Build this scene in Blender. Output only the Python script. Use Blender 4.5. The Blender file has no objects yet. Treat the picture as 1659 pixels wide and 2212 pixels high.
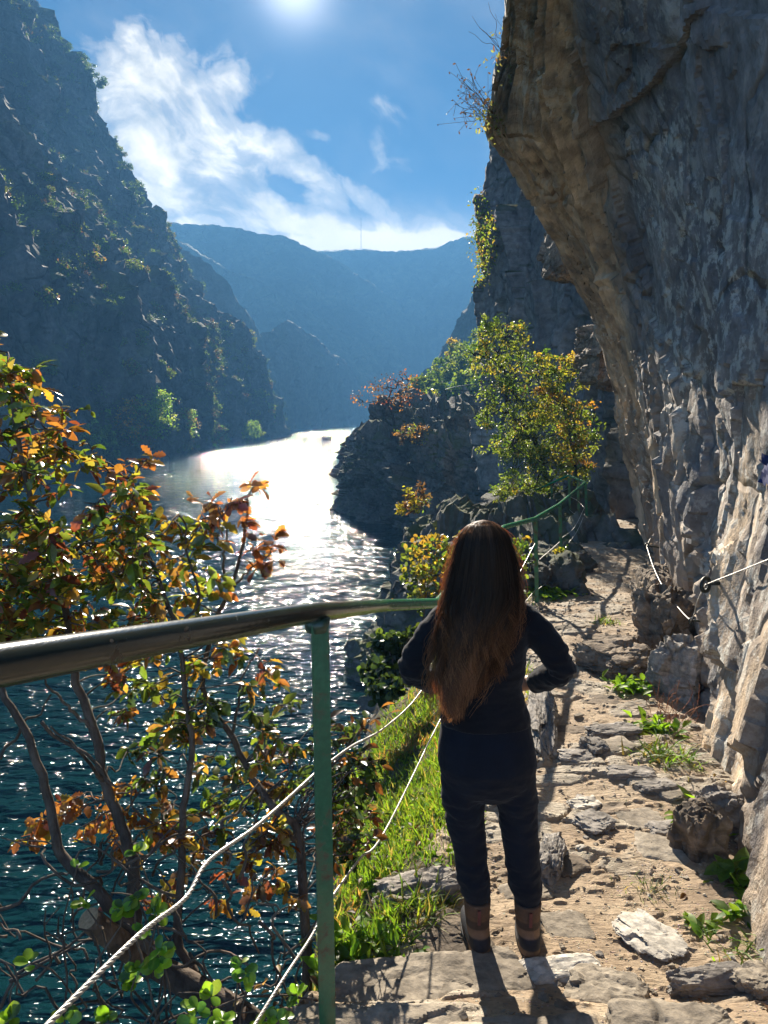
EXPOSURE = 1.9
SKY_STR = 0.06
SKY_TINT = (0.06, 0.145, 0.225)
SKY_BACK = (0.62, 0.78, 1.0)
CLOUD_L = (8.2, 7.3, 6.0)
CLOUD_D = (3.6, 3.5, 3.3)
GLOW1 = 6.0
GLOW2 = 0.35
HAZE_D = 0.001
HAZE_C = (0.19, 0.52, 0.98)
HAZE_G = 0.0
import bpy, math, random
import numpy as np
from mathutils import Vector, Matrix, Euler

random.seed(11)
RNG = np.random.default_rng(11)
SC = bpy.context.scene
COL = SC.collection
R = math.radians

# ---------------------------------------------------------------- camera model (the camera stands at the origin, water lies 7 m below)
PITCH = R(7.5)
CP, SP = math.cos(PITCH), math.sin(PITCH)
FU = 1598.6
WATER = -7.0


def W(u, v, Y):
    """world point at forward distance Y seen along the sight line u, v (survey units of the site sketch)"""
    a = (u - 829.5) / FU
    w = -(v - 1106.0) / FU
    y = CP + SP * w
    z = -SP + CP * w
    k = Y / y
    return np.array([a * k, Y, z * k])


# ---------------------------------------------------------------- noise
_G = np.array([[1, 1, 0], [-1, 1, 0], [1, -1, 0], [-1, -1, 0], [1, 0, 1], [-1, 0, 1], [1, 0, -1], [-1, 0, -1],
               [0, 1, 1], [0, -1, 1], [0, 1, -1], [0, -1, -1], [1, 1, 0], [-1, 1, 0], [0, -1, 1], [0, -1, -1]], float)


def _hash(ix, iy, iz, seed=0):
    h = (ix.astype(np.int64) * 374761393 + iy.astype(np.int64) * 668265263 + iz.astype(np.int64) * 1274126177 + seed * 974711) & 0xffffffff
    h = ((h ^ (h >> 13)) * 1103515245) & 0xffffffff
    h = ((h ^ (h >> 16)) * 2246822519) & 0xffffffff
    return h ^ (h >> 15)


def perlin(P, seed=0):
    P = np.asarray(P, float)
    i = np.floor(P).astype(np.int64)
    f = P - i
    s = f * f * f * (f * (f * 6 - 15) + 10)
    out = 0
    for dx in (0, 1):
        wx = s[:, 0] if dx else 1 - s[:, 0]
        for dy in (0, 1):
            wy = s[:, 1] if dy else 1 - s[:, 1]
            for dz in (0, 1):
                wz = s[:, 2] if dz else 1 - s[:, 2]
                g = _G[_hash(i[:, 0] + dx, i[:, 1] + dy, i[:, 2] + dz, seed) & 15]
                d = g[:, 0] * (f[:, 0] - dx) + g[:, 1] * (f[:, 1] - dy) + g[:, 2] * (f[:, 2] - dz)
                out = out + wx * wy * wz * d
    return out


def fbm(P, octv=5, seed=0, gain=0.5, ridged=False):
    P = np.asarray(P, float)
    a, t, o = 1.0, 0.0, 0.0
    for k in range(octv):
        n = perlin(P * (2.03 ** k) + 13.7 * k, seed + k)
        if ridged:
            n = 0.6 - 1.6 * np.abs(n)
        o = o + a * n
        a *= gain
    return o


def worley(P, seed=0):
    """returns distance to nearest and second cell point, and a random value per cell"""
    P = np.asarray(P, float)
    i = np.floor(P).astype(np.int64)
    f1 = np.full(len(P), 9.0); f2 = np.full(len(P), 9.0); cv = np.zeros(len(P))
    for dx in (-1, 0, 1):
        for dy in (-1, 0, 1):
            for dz in (-1, 0, 1):
                c = i + np.array([dx, dy, dz])
                h = _hash(c[:, 0], c[:, 1], c[:, 2], seed)
                q = np.stack([(h & 1023) / 1023., ((h >> 10) & 1023) / 1023., ((h >> 20) & 1023) / 1023.], 1)
                d = np.linalg.norm(c + q - P, axis=1)
                rv = ((h >> 5) & 4095) / 4095.
                m = d < f1
                f2 = np.where(m, f1, np.minimum(f2, d))
                cv = np.where(m, rv, cv)
                f1 = np.where(m, d, f1)
    return f1, f2, cv


def facet(P, seed=0, slope=1.0, warp=.25):
    """fractured rock: every cell is a flat plane with a height and a tilt of its own"""
    P = np.asarray(P, float)
    P = P + warp * np.stack([perlin(P * 1.3, seed + 31), perlin(P * 1.3, seed + 32), perlin(P * 1.3, seed + 33)], 1)
    i = np.floor(P).astype(np.int64)
    f1 = np.full(len(P), 9.0); out = np.zeros(len(P))
    for dx in (-1, 0, 1):
        for dy in (-1, 0, 1):
            for dz in (-1, 0, 1):
                c = i + np.array([dx, dy, dz])
                h = _hash(c[:, 0], c[:, 1], c[:, 2], seed)
                q = np.stack([(h & 1023) / 1023., ((h >> 10) & 1023) / 1023., ((h >> 20) & 1023) / 1023.], 1)
                r = P - (c + q)
                d = (r * r).sum(1)
                h2 = _hash(c[:, 0], c[:, 1], c[:, 2], seed + 7)
                g = np.stack([(h2 & 1023) / 511.5 - 1, ((h2 >> 10) & 1023) / 511.5 - 1, ((h2 >> 20) & 1023) / 511.5 - 1], 1)
                val = ((h >> 5) & 4095) / 4095. - .5 + slope * (r * g).sum(1)
                m = d < f1
                out = np.where(m, val, out); f1 = np.where(m, d, f1)
    return out


def sstep(a, b, x):
    t = np.clip((np.asarray(x, float) - a) / (b - a), 0, 1)
    return t * t * (3 - 2 * t)


def interp(x, xs, ys):
    return np.interp(x, xs, ys)


# ---------------------------------------------------------------- mesh building
def link(o, parent=None):
    COL.objects.link(o)
    if parent is not None:
        o.parent = parent
    return o


def tag(o, label=None, cat=None, group=None, kind=None):
    if label: o['label'] = label
    if cat: o['category'] = cat
    if group: o['group'] = group
    if kind: o['kind'] = kind
    return o


def empty(name, loc=(0, 0, 0)):
    o = bpy.data.objects.new(name, None)
    o.location = [float(c) for c in loc]
    o.empty_display_size = 0.1
    return link(o)


def mesh_data(name, V, F, mat=None, attrs=None, smooth=True, sharp=None):
    if mat is not None and mat.name.endswith(('rock', 'stone')): sharp = math.radians(26)
    """V (N,3); F a list of integer arrays of equal-sided faces"""
    me = bpy.data.meshes.new(name)
    V = np.ascontiguousarray(V, dtype=np.float32)
    if not isinstance(F, (list, tuple)): F = [F]
    F = [np.asarray(f, np.int32) for f in F if len(f)]
    me.vertices.add(len(V))
    me.vertices.foreach_set('co', V.ravel())
    nl = sum(f.size for f in F); nf = sum(len(f) for f in F)
    me.loops.add(nl); me.polygons.add(nf)
    me.loops.foreach_set('vertex_index', np.concatenate([f.ravel() for f in F]))
    sizes = np.concatenate([np.full(len(f), f.shape[1], np.int32) for f in F])
    st = np.concatenate([[0], np.cumsum(sizes)[:-1]]).astype(np.int32)
    me.polygons.foreach_set('loop_start', st)
    me.polygons.foreach_set('use_smooth', np.full(nf, bool(smooth)))
    if attrs:
        for k, a in attrs.items():
            a = np.asarray(a, np.float32)
            if a.ndim == 1:
                at = me.attributes.new(k, 'FLOAT', 'POINT'); at.data.foreach_set('value', a)
            else:
                if a.shape[1] == 3: a = np.concatenate([a, np.ones((len(a), 1), np.float32)], 1)
                at = me.attributes.new(k, 'FLOAT_COLOR', 'POINT'); at.data.foreach_set('color', np.ascontiguousarray(a).ravel())
    me.update(calc_edges=True)
    me.validate()
    if sharp: me.set_sharp_from_angle(angle=sharp)
    if mat is not None: me.materials.append(mat)
    return me


def mk(name, V, F, mat=None, parent=None, attrs=None, smooth=True, origin=None):
    """one mesh object; vertices are given in world space, origin moves the object's own origin"""
    V = np.asarray(V, float)
    if parent is not None:
        V = V - np.array(parent.location)
    elif origin is not None:
        V = V - np.asarray(origin, float)
    o = bpy.data.objects.new(name, mesh_data(name, V, F, mat, attrs, smooth))
    if parent is None and origin is not None:
        o.location = [float(c) for c in origin]
    return link(o, parent)


def grid_faces(nu, nv, closed_u=False):
    a = np.arange(nu * nv).reshape(nu, nv)
    if closed_u:
        a = np.concatenate([a, a[:1]], 0)
    return np.stack([a[:-1, :-1], a[1:, :-1], a[1:, 1:], a[:-1, 1:]], -1).reshape(-1, 4)


def grid_normals(P, closed_u=False):
    if closed_u:
        du = np.roll(P, -1, 0) - np.roll(P, 1, 0)
    else:
        du = np.gradient(P, axis=0)
    dv = np.gradient(P, axis=1)
    n = np.cross(du, dv)
    l = np.linalg.norm(n, axis=2, keepdims=True)
    return n / np.maximum(l, 1e-9)


def resample(pts, n):
    pts = np.asarray(pts, float)
    d = np.concatenate([[0], np.cumsum(np.linalg.norm(np.diff(pts, axis=0), axis=1))])
    t = np.linspace(0, d[-1], n)
    return np.stack([np.interp(t, d, pts[:, k]) for k in range(pts.shape[1])], 1)


def spline(pts, n):
    """Catmull-Rom through pts, n samples"""
    p = np.asarray(pts, float)
    if len(p) < 3: return resample(p, n)
    q = np.concatenate([[2 * p[0] - p[1]], p, [2 * p[-1] - p[-2]]])
    t = np.linspace(0, len(p) - 1 - 1e-9, n)
    i = np.floor(t).astype(int); f = (t - i)[:, None]
    a, b, c, d = q[i], q[i + 1], q[i + 2], q[i + 3]
    return 0.5 * (2 * b + (c - a) * f + (2 * a - 5 * b + 4 * c - d) * f ** 2 + (3 * b - 3 * c + d - a) * f ** 3)


class Bag:
    """collects many shapes into one mesh"""
    def __init__(s):
        s.V = []; s.F = {}; s.A = {}; s.n = 0
    def add(s, V, F, **attrs):
        V = np.asarray(V, float)
        for f in (F if isinstance(F, list) else [F]):
            f = np.asarray(f)
            if len(f): s.F.setdefault(f.shape[1], []).append(f + s.n)
        s.V.append(V); s.n += len(V)
        for k, a in attrs.items():
            a = np.asarray(a, float)
            if a.ndim == 1 and len(a) == 3 and len(V) != 3: a = np.tile(a, (len(V), 1))
            s.A.setdefault(k, []).append(a)
    def tube(s, pts, rad, sides=8, caps=True, **attrs):
        pts = np.asarray(pts, float)
        n = len(pts)
        rad = np.broadcast_to(np.asarray(rad, float), (n,))
        T = np.gradient(pts, axis=0); T /= np.maximum(np.linalg.norm(T, axis=1, keepdims=True), 1e-9)
        ref = np.array([0.0, 0, 1]) if abs(T[0, 2]) < 0.9 else np.array([1.0, 0, 0])
        N = np.zeros_like(pts)
        x = np.cross(ref, T[0]); x /= np.linalg.norm(x)
        for k in range(n):
            x = x - T[k] * x.dot(T[k]); x /= max(np.linalg.norm(x), 1e-9)
            N[k] = x
        B = np.cross(T, N)
        a = np.linspace(0, 2 * math.pi, sides, endpoint=False)
        V = pts[:, None] + rad[:, None, None] * (np.cos(a)[None, :, None] * N[:, None] + np.sin(a)[None, :, None] * B[:, None])
        V = V.reshape(-1, 3)
        idx = np.arange(n * sides).reshape(n, sides)
        j = np.roll(idx, -1, 1)
        F = np.stack([idx[:-1], j[:-1], j[1:], idx[1:]], -1).reshape(-1, 4)
        Fs = [F]
        if caps and sides > 2:
            Fs.append(idx[:1, ::-1]); Fs.append(idx[-1:])
        s.add(V, Fs, **attrs)
    def box(s, c, size, rot=None, **attrs):
        c = np.asarray(c, float); h = np.asarray(size, float) / 2
        v = np.array([[x, y, z] for x in (-1, 1) for y in (-1, 1) for z in (-1, 1)], float) * h
        if rot is not None: v = v @ np.array(rot).T
        s.add(v + c, np.array([[0, 1, 3, 2], [4, 6, 7, 5], [0, 4, 5, 1], [2, 3, 7, 6], [0, 2, 6, 4], [1, 5, 7, 3]]), **attrs)
    def build(s, name, mat, parent=None, smooth=True, origin=None):
        V = np.concatenate(s.V)
        F = [np.concatenate(v) for v in s.F.values()]
        A = {k: np.concatenate(a) for k, a in s.A.items()}
        return mk(name, V, F, mat, parent, A, smooth, origin)


# ---------------------------------------------------------------- materials
class NT:
    def __init__(s, tree):
        s.t = tree; s.t.nodes.clear()
    def __call__(s, typ, out=None, **kw):
        nd = s.t.nodes.new(typ)
        ins = {}
        for k, v in kw.items():
            if k.startswith('i_'): ins[k[2:]] = v
            else: setattr(nd, k, v)
        for k, v in ins.items():
            sock = nd.inputs[int(k)] if k.isdigit() else nd.inputs[k.replace('_', ' ')]
            s.set(sock, v)
        return nd
    def set(s, sock, v):
        if isinstance(v, bpy.types.NodeSocket): s.t.links.new(v, sock)
        elif isinstance(v, bpy.types.Node): s.t.links.new(v.outputs[0], sock)
        elif isinstance(v, (tuple, list)) and sock.type == 'RGBA' and len(v) == 3: sock.default_value = (*v, 1)
        else: sock.default_value = v
    def math(s, op, a, b=0.0, c=0.0, clamp=False):
        nd = s.t.nodes.new('ShaderNodeMath'); nd.operation = op; nd.use_clamp = clamp
        s.set(nd.inputs[0], a); s.set(nd.inputs[1], b); s.set(nd.inputs[2], c)
        return nd.outputs[0]
    def vmath(s, op, a, b=(0, 0, 0)):
        nd = s.t.nodes.new('ShaderNodeVectorMath'); nd.operation = op
        s.set(nd.inputs[0], a)
        if op == 'SCALE': s.set(nd.inputs['Scale'], b)
        else: s.set(nd.inputs[1], b)
        return nd.outputs['Value'] if op in ('LENGTH', 'DOT_PRODUCT', 'DISTANCE') else nd.outputs[0]
    def mix(s, f, a, b, blend='MIX'):
        nd = s.t.nodes.new('ShaderNodeMix'); nd.data_type = 'RGBA'; nd.blend_type = blend; nd.clamp_factor = True
        s.set(nd.inputs[0], f); s.set(nd.inputs[6], a); s.set(nd.inputs[7], b)
        return nd.outputs[2]
    def ramp(s, f, stops, interp='LINEAR'):
        nd = s.t.nodes.new('ShaderNodeValToRGB'); nd.color_ramp.interpolation = interp
        e = nd.color_ramp.elements
        while len(e) < len(stops): e.new(0.5)
        for k, (p, c) in enumerate(stops):
            e[k].position = p
            e[k].color = (c, c, c, 1) if isinstance(c, (int, float)) else (*c, 1)
        s.set(nd.inputs[0], f)
        return nd.outputs[0]
    def noise(s, vec, scale, detail=6, rough=0.55, dist=0.0):
        nd = s.t.nodes.new('ShaderNodeTexNoise')
        s.set(nd.inputs['Vector'], vec); nd.inputs['Scale'].default_value = scale
        nd.inputs['Detail'].default_value = detail; nd.inputs['Roughness'].default_value = rough
        nd.inputs['Distortion'].default_value = dist
        return nd.outputs[0]
    def voro(s, vec, scale, feature='F1', rnd=1.0):
        nd = s.t.nodes.new('ShaderNodeTexVoronoi'); nd.feature = feature
        s.set(nd.inputs['Vector'], vec); nd.inputs['Scale'].default_value = scale
        nd.inputs['Randomness'].default_value = rnd
        return nd
    def bump(s, h, dist, strength=1.0, normal=None):
        nd = s.t.nodes.new('ShaderNodeBump')
        nd.inputs['Strength'].default_value = strength; nd.inputs['Distance'].default_value = dist
        s.set(nd.inputs['Height'], h)
        if normal is not None: s.set(nd.inputs['Normal'], normal)
        return nd.outputs[0]
    def scale(s, vec, xyz, rot=(0, 0, 0)):
        nd = s.t.nodes.new('ShaderNodeMapping')
        s.set(nd.inputs[0], vec); nd.inputs['Scale'].default_value = xyz; nd.inputs['Rotation'].default_value = rot
        return nd.outputs[0]
    def attr(s, name, fac=False):
        nd = s.t.nodes.new('ShaderNodeAttribute'); nd.attribute_name = name
        return nd.outputs['Fac'] if fac else nd.outputs['Color']


def new_mat(name):
    m = bpy.data.materials.new(name); m.use_nodes = True
    nt = NT(m.node_tree)
    out = nt('ShaderNodeOutputMaterial')
    return m, nt, out


def principled(nt, out, **kw):
    p = nt('ShaderNodeBsdfPrincipled', **{'i_' + k: v for k, v in kw.items()})
    nt.set(out.inputs['Surface'], p.outputs[0])
    return p


def coords(nt):
    return nt('ShaderNodeNewGeometry').outputs['Position']


def rock_mat(name, dark, mid, light, sc=1.0, bump=0.05, warm=None, lichen=None, strata=None, moss=None, fine=1.0):
    """sc: features per metre; strata: (scale xyz) stretched noise for bedding; warm: colour used where attribute 'warm' is set"""
    m, nt, out = new_mat(name)
    P = coords(nt)
    big = nt.noise(P, 0.35 * sc, 5, 0.6)
    med = nt.noise(P, 1.7 * sc, 8, 0.62, 0.3)
    fin = nt.noise(P, 9.0 * sc * fine, 8, 0.65)
    c = nt.ramp(nt.math('ADD', nt.math('MULTIPLY', big, 0.55), nt.math('MULTIPLY', med, 0.45)),
                [(0.36, dark), (0.5, mid), (0.66, light)])
    c = nt.mix(0.75, c, nt.ramp(fin, [(0.3, 0.35), (0.7, 1.5)]), 'MULTIPLY')
    h = nt.math('ADD', nt.math('MULTIPLY', med, 1.0), nt.math('MULTIPLY', fin, 0.35))
    v = nt.voro(nt.vmath('ADD', P, nt.vmath('SCALE', nt('ShaderNodeTexNoise', i_Vector=P, i_Scale=2.0 * sc).outputs['Color'], 0.35 / sc)), 1.1 * sc, 'DISTANCE_TO_EDGE')
    crack = nt.ramp(v.outputs['Distance'], [(0.0, 0.0), (0.05, 1.0)])
    gate = nt.ramp(nt.noise(P, 0.9 * sc, 2), [(0.45, 0.0), (0.6, 1.0)])
    crk = nt.math('MULTIPLY', nt.math('SUBTRACT', 1.0, crack), gate)
    h = nt.math('SUBTRACT', h, nt.math('MULTIPLY', crk, 0.5))
    c = nt.mix(nt.math('MULTIPLY', crk, 0.55), c, tuple(x * 0.3 for x in dark))
    if strata:
        sv = nt.scale(P, strata[0], strata[1])
        sn = nt.noise(sv, 1.0, 7, 0.6, 0.4)
        h = nt.math('ADD', h, nt.math('MULTIPLY', sn, strata[2]))
        c = nt.mix(strata[3], c, nt.ramp(sn, [(0.35, 0.35), (0.62, 1.45)]), 'MULTIPLY')
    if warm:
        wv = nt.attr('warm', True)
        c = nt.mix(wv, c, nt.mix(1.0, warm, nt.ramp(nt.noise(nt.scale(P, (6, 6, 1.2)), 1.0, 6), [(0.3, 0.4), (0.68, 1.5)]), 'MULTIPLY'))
    if lichen:
        a = nt.ramp(nt.noise(P, 0.7 * sc, 3), [(0.45, 0.0), (0.6, 1.0)])
        b = nt.ramp(nt.noise(P, 8 * sc, 7, 0.72), [(0.5, 0.0), (0.57, 1.0)])
        c = nt.mix(nt.ramp(nt.noise(nt.scale(P, (1, 1, .4)), 0.55 * sc, 5, .6), [(0.40, 0.6), (0.55, 0.0)]), c, (0.05, 0.05, 0.055))
        c = nt.mix(nt.math('MULTIPLY', nt.math('MULTIPLY', a, b), 0.8), c, lichen)
    if moss:
        nrm = nt('ShaderNodeSeparateXYZ', i_0=nt('ShaderNodeNewGeometry').outputs['Normal']).outputs[2]
        g = nt.math('MULTIPLY', nt.ramp(nrm, [(0.25, 0.0), (0.75, 1.0)]), nt.ramp(nt.noise(P, 0.6 * sc, 6, 0.65), [(0.42, 0.0), (0.58, 1.0)]))
        c = nt.mix(g, c, moss)
    b = nt.bump(h, bump)
    principled(nt, out, Base_Color=c, Roughness=0.88, Normal=b, Specular_IOR_Level=0.25)
    return m


def leaf_mat(name, rough=0.35, trans=0.5, spec=0.5):
    """colour of each leaf comes from its own 'tint'"""
    m, nt, out = new_mat(name)
    t = nt.attr('tint')
    P = coords(nt)
    t = nt.mix(0.5, t, nt.ramp(nt.noise(P, 60, 3), [(0.3, 0.5), (0.7, 1.3)]), 'MULTIPLY')
    p = nt('ShaderNodeBsdfPrincipled', i_Base_Color=t, i_Roughness=rough, i_Specular_IOR_Level=spec)
    tr = nt('ShaderNodeBsdfTranslucent', i_Color=nt.mix(1.0, t, (2.6, 2.4, 1.3), 'MULTIPLY'))
    mx = nt('ShaderNodeMixShader', i_0=trans, i_1=p.outputs[0], i_2=tr.outputs[0])
    nt.set(out.inputs['Surface'], mx.outputs[0])
    return m


def bark_mat(name, c1, c2, sc=30):
    m, nt, out = new_mat(name)
    P = coords(nt)
    n = nt.noise(nt.scale(P, (1, 1, 0.35)), sc, 7, 0.65)
    n2 = nt.noise(P, sc * 0.2, 3)
    c = nt.mix(1.0, nt.ramp(n, [(0.32, c1), (0.68, c2)]), nt.ramp(n2, [(0.3, 0.6), (0.7, 1.25)]), 'MULTIPLY')
    principled(nt, out, Base_Color=c, Roughness=0.85, Normal=nt.bump(n, 0.012, 0.9), Specular_IOR_Level=0.25)
    return m


def plain_mat(name, col, rough=0.6, metal=0.0, spec=0.5, var=0.25, sc=20, bump=0.0):
    m, nt, out = new_mat(name)
    P = coords(nt)
    n = nt.noise(P, sc, 6, 0.6)
    c = nt.mix(1.0, col, nt.ramp(n, [(0.3, 1 - var), (0.7, 1 + var)]), 'MULTIPLY')
    kw = dict(Base_Color=c, Roughness=rough, Metallic=metal, Specular_IOR_Level=spec)
    if bump: kw['Normal'] = nt.bump(n, bump)
    principled(nt, out, **kw)
    return m
# ---------------------------------------------------------------- camera, light, sky
cam_d = bpy.data.cameras.new('camera')
cam = bpy.data.objects.new('camera', cam_d); link(cam)
cam.location = (0, 0, 0)
cam.rotation_euler = (R(90) - PITCH, 0, 0)
cam_d.sensor_fit = 'VERTICAL'; cam_d.sensor_height = 36.0
cam_d.lens = 36.0 * FU / 2212.0
cam_d.clip_start = 0.05; cam_d.clip_end = 4000
SC.camera = cam

SUN_AZ, SUN_EL = R(-6.4), R(28.0)      # azimuth from +Y, negative is to the left
sd = Vector((math.sin(SUN_AZ) * math.cos(SUN_EL), math.cos(SUN_AZ) * math.cos(SUN_EL), math.sin(SUN_EL)))
sun_d = bpy.data.lights.new('sun', 'SUN')
sun_d.energy = 5.0; sun_d.angle = R(0.5); sun_d.color = (1.0, 0.90, 0.76)
sun = bpy.data.objects.new('sun', sun_d); link(sun)
sun.rotation_euler = sd.to_track_quat('Z', 'Y').to_euler()
sun.location = (0, 0, 40)

world = bpy.data.worlds.new('World'); SC.world = world; world.use_nodes = True
nt = NT(world.node_tree)
wout = nt('ShaderNodeOutputWorld')
sky = nt('ShaderNodeTexSky'); sky.sky_type = 'NISHITA'; sky.sun_disc = False
sky.sun_elevation = SUN_EL; sky.sun_rotation = SUN_AZ
sky.altitude = 400; sky.air_density = 1.0; sky.dust_density = 0.25; sky.ozone_density = 3.0
D = nt.vmath('NORMALIZE', nt('ShaderNodeTexCoord').outputs['Generated'])
sx = nt('ShaderNodeSeparateXYZ', i_0=D)
yy = nt.math('MAXIMUM', sx.outputs[1], 0.05)
pq = nt('ShaderNodeCombineXYZ', i_0=nt.math('DIVIDE', sx.outputs[0], yy), i_1=nt.math('DIVIDE', sx.outputs[2], yy))


def PQ(u, v):
    p = W(u, v, 1.0)
    return p[0], p[2]


# drifting cloud bank: a soft envelope of ellipses (centre, half axes, tilt, weight) broken up by warped noise
CLOUDS = [(330, 170, 130, 90, 20, 1.0), (480, 170, 90, 45, -15, .75), (330, 300, 120, 110, 25, 1.0), (430, 280, 130, 80, 40, .9), (350, 420, 90, 80, 30, .95),
          (420, 440, 190, 45, 24, .9), (560, 300, 130, 30, 38, .85), (650, 370, 110, 26, 30, .8), (560, 460, 150, 36, 18, .95),
          (700, 500, 170, 26, 4, 1.0), (880, 525, 190, 42, 5, 1.05), (800, 430, 150, 28, 32, .5), (870, 270, 90, 30, 25, .3),
          (660, 310, 50, 12, 20, .35), (400, 500, 120, 30, 8, .8), (850, 370, 80, 30, 50, .35), (800, 522, 150, 26, 0, 1.7), (950, 520, 120, 24, 4, 1.5), (660, 490, 120, 26, 5, 1.3),
          (300, 110, 160, 50, 10, .6), (700, 440, 120, 40, 20, .45), (1000, 420, 60, 80, 60, .25)]
warp = nt('ShaderNodeTexNoise', i_Vector=pq.outputs[0], i_Scale=6.0, i_Detail=5.0)
wv = nt.vmath('SCALE', nt.vmath('SUBTRACT', warp.outputs['Color'], (0.5, 0.5, 0.5)), 0.11)
pw = nt.vmath('ADD', pq.outputs[0], wv)
env = None
for (u, v, a, b, ang, wgt) in CLOUDS:
    px, py = PQ(u, v)
    k = 1.0 / FU
    d = nt.vmath('SUBTRACT', pw, (px, py, 0))
    mp = nt('ShaderNodeVectorRotate', rotation_type='Z_AXIS', i_Vector=d, i_Angle=R(ang))
    e = nt.vmath('LENGTH', nt.vmath('MULTIPLY', mp.outputs[0], (1 / (a * k * 1.25), 1 / (b * k * 1.3), 0)))
    g = nt.math('MULTIPLY', nt.math('POWER', 2.718, nt.math('MULTIPLY', nt.math('MULTIPLY', e, e), -1.0)), wgt)
    env = g if env is None else nt.math('MAXIMUM', env, g)
rotv = nt('ShaderNodeVectorRotate', rotation_type='Z_AXIS', i_Vector=pw, i_Angle=R(35))
strk = nt.vmath('MULTIPLY', rotv.outputs[0], (1.0, 1.5, 1.0))
n1 = nt.noise(strk, 8.0, 6, 0.6, 0.7)
n2 = nt.noise(strk, 24.0, 5, 0.65, 0.5)
nz = nt.math('ADD', nt.math('MULTIPLY', n1, 0.68), nt.math('MULTIPLY', n2, 0.32))
dens = nt.math('ADD', env, nt.math('MULTIPLY', nt.math('MULTIPLY', nt.math('SUBTRACT', nz, 0.5), 3.4), nt.math('SUBTRACT', 1.15, nt.math('MULTIPLY', env, 0.5))))
dens = nt.math('MULTIPLY', dens, nt.math('MINIMUM', nt.math('MULTIPLY', env, 2.2), 1.0))
cov = nt.ramp(dens, [(0.12, 0.0), (0.5, 0.42), (1.25, 1.0)], 'EASE')
veil = nt.math('MULTIPLY', nt.ramp(nt.noise(strk, 3.5, 5), [(0.42, 0.0), (0.75, 1.0)]), 0.16)
inner = nt.noise(strk, 12.0, 5, 0.6)
ccol = nt.mix(nt.ramp(inner, [(0.35, 0.0), (0.62, 1.0)]), CLOUD_D, CLOUD_L)
back = nt.ramp(nt.math('MULTIPLY_ADD', sx.outputs[1], -0.5, 0.5), [(0.33, 0.0), (0.62, 1.0)], 'EASE')
skyc = nt.mix(1.0, sky.outputs[0], nt.mix(back, SKY_TINT, SKY_BACK), 'MULTIPLY')
bx, by = PQ(840, 518)
bd = nt.vmath('LENGTH', nt.vmath('MULTIPLY', nt.vmath('SUBTRACT', pw, (bx, by, 0)), (FU / 260.0, FU / 62.0, 0)))
bank = nt.math('POWER', 2.718, nt.math('MULTIPLY', nt.math('MULTIPLY', bd, bd), -1.0))
ccol = nt.mix(bank, ccol, (8.6, 7.5, 6.1))
cov = nt.math('MAXIMUM', cov, nt.math('MULTIPLY', bank, nt.ramp(nt.noise(strk, 14.0, 5, .6), [(.32, .25), (.68, 1.0)])))
# aureole round the sun, which stands just above the frame
dt = nt.vmath('DOT_PRODUCT', D, tuple(sd))
glow = nt.math('POWER', nt.math('MAXIMUM', dt, 0.0), 1600.0)
glow2 = nt.math('POWER', nt.math('MAXIMUM', dt, 0.0), 160.0)
skyc = nt.mix(1.0, skyc, nt.vmath('SCALE', (1.0, 0.96, 0.95), nt.math('ADD', nt.math('MULTIPLY', glow, GLOW1), nt.math('MULTIPLY', glow2, GLOW2))), 'ADD')
allc = nt.mix(nt.math('MAXIMUM', cov, veil), skyc, ccol)
bg = nt('ShaderNodeBackground', i_Color=allc, i_Strength=SKY_STR)
nt.set(wout.inputs['Surface'], bg.outputs[0])

SC.view_settings.view_transform = 'Standard'; SC.view_settings.look = 'None'
SC.view_settings.exposure = EXPOSURE; SC.view_settings.gamma = 1.0
SC.view_settings.use_curve_mapping = False
SC.cycles.use_denoising = True
try:
    SC.cycles.denoiser = 'OPENIMAGEDENOISE'; SC.cycles.denoising_input_passes = 'RGB_ALBEDO_NORMAL'; SC.cycles.denoising_prefilter = 'ACCURATE'
except Exception: pass
SC.cycles.max_bounces = 5; SC.cycles.diffuse_bounces = 3; SC.cycles.glossy_bounces = 2
SC.cycles.transmission_bounces = 2; SC.cycles.volume_bounces = 0; SC.cycles.transparent_max_bounces = 8
SC.cycles.sample_clamp_indirect = 6.0; SC.cycles.caustics_reflective = False; SC.cycles.caustics_refractive = False
SC.cycles.use_adaptive_sampling = True; SC.cycles.adaptive_threshold = 0.02
SC.render.film_transparent = False
# ================================================================ THE SETTING
# ---------------------------------------------------------------- water
m, nt, out = new_mat('lake_water')
P = coords(nt)
w1 = nt.noise(nt.scale(P, (0.8, 1.7, 1), (0, 0, R(16))), 0.85, 2, 0.5, 0.6)
w2 = nt.noise(nt.scale(P, (0.9, 2.0, 1), (0, 0, R(-10))), 2.1, 2, 0.5, 0.5)
w3 = nt.noise(P, 7.0, 2, 0.5)
w0 = nt.noise(nt.scale(P, (0.6, 1.4, 1), (0, 0, R(30))), 0.28, 3, 0.5, 0.4)
calm = nt.ramp(nt.noise(nt.scale(P, (1, .4, 1), (0, 0, R(20))), 0.09, 4), [(0.32, 0.45), (0.68, 1.2)])
h = nt.math('ADD', nt.math('ADD', nt.math('MULTIPLY', w1, 1.0), nt.math('MULTIPLY', w2, 0.45)), nt.math('MULTIPLY', w3, 0.10))
h = nt.math('ADD', h, nt.math('MULTIPLY', w0, 1.3))
b = nt.bump(nt.math('MULTIPLY', h, calm), 0.40, 1.0)
principled(nt, out, Base_Color=(0.002, 0.018, 0.021, 1), Roughness=0.05, IOR=1.33, Normal=b, Specular_IOR_Level=0.26)
WATER_M = m
mk('lake', [(-160, -30, WATER), (60, -30, WATER), (260, 900, WATER), (-260, 900, WATER)], np.array([[0, 1, 2, 3]]), WATER_M)['kind'] = 'structure'

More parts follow.
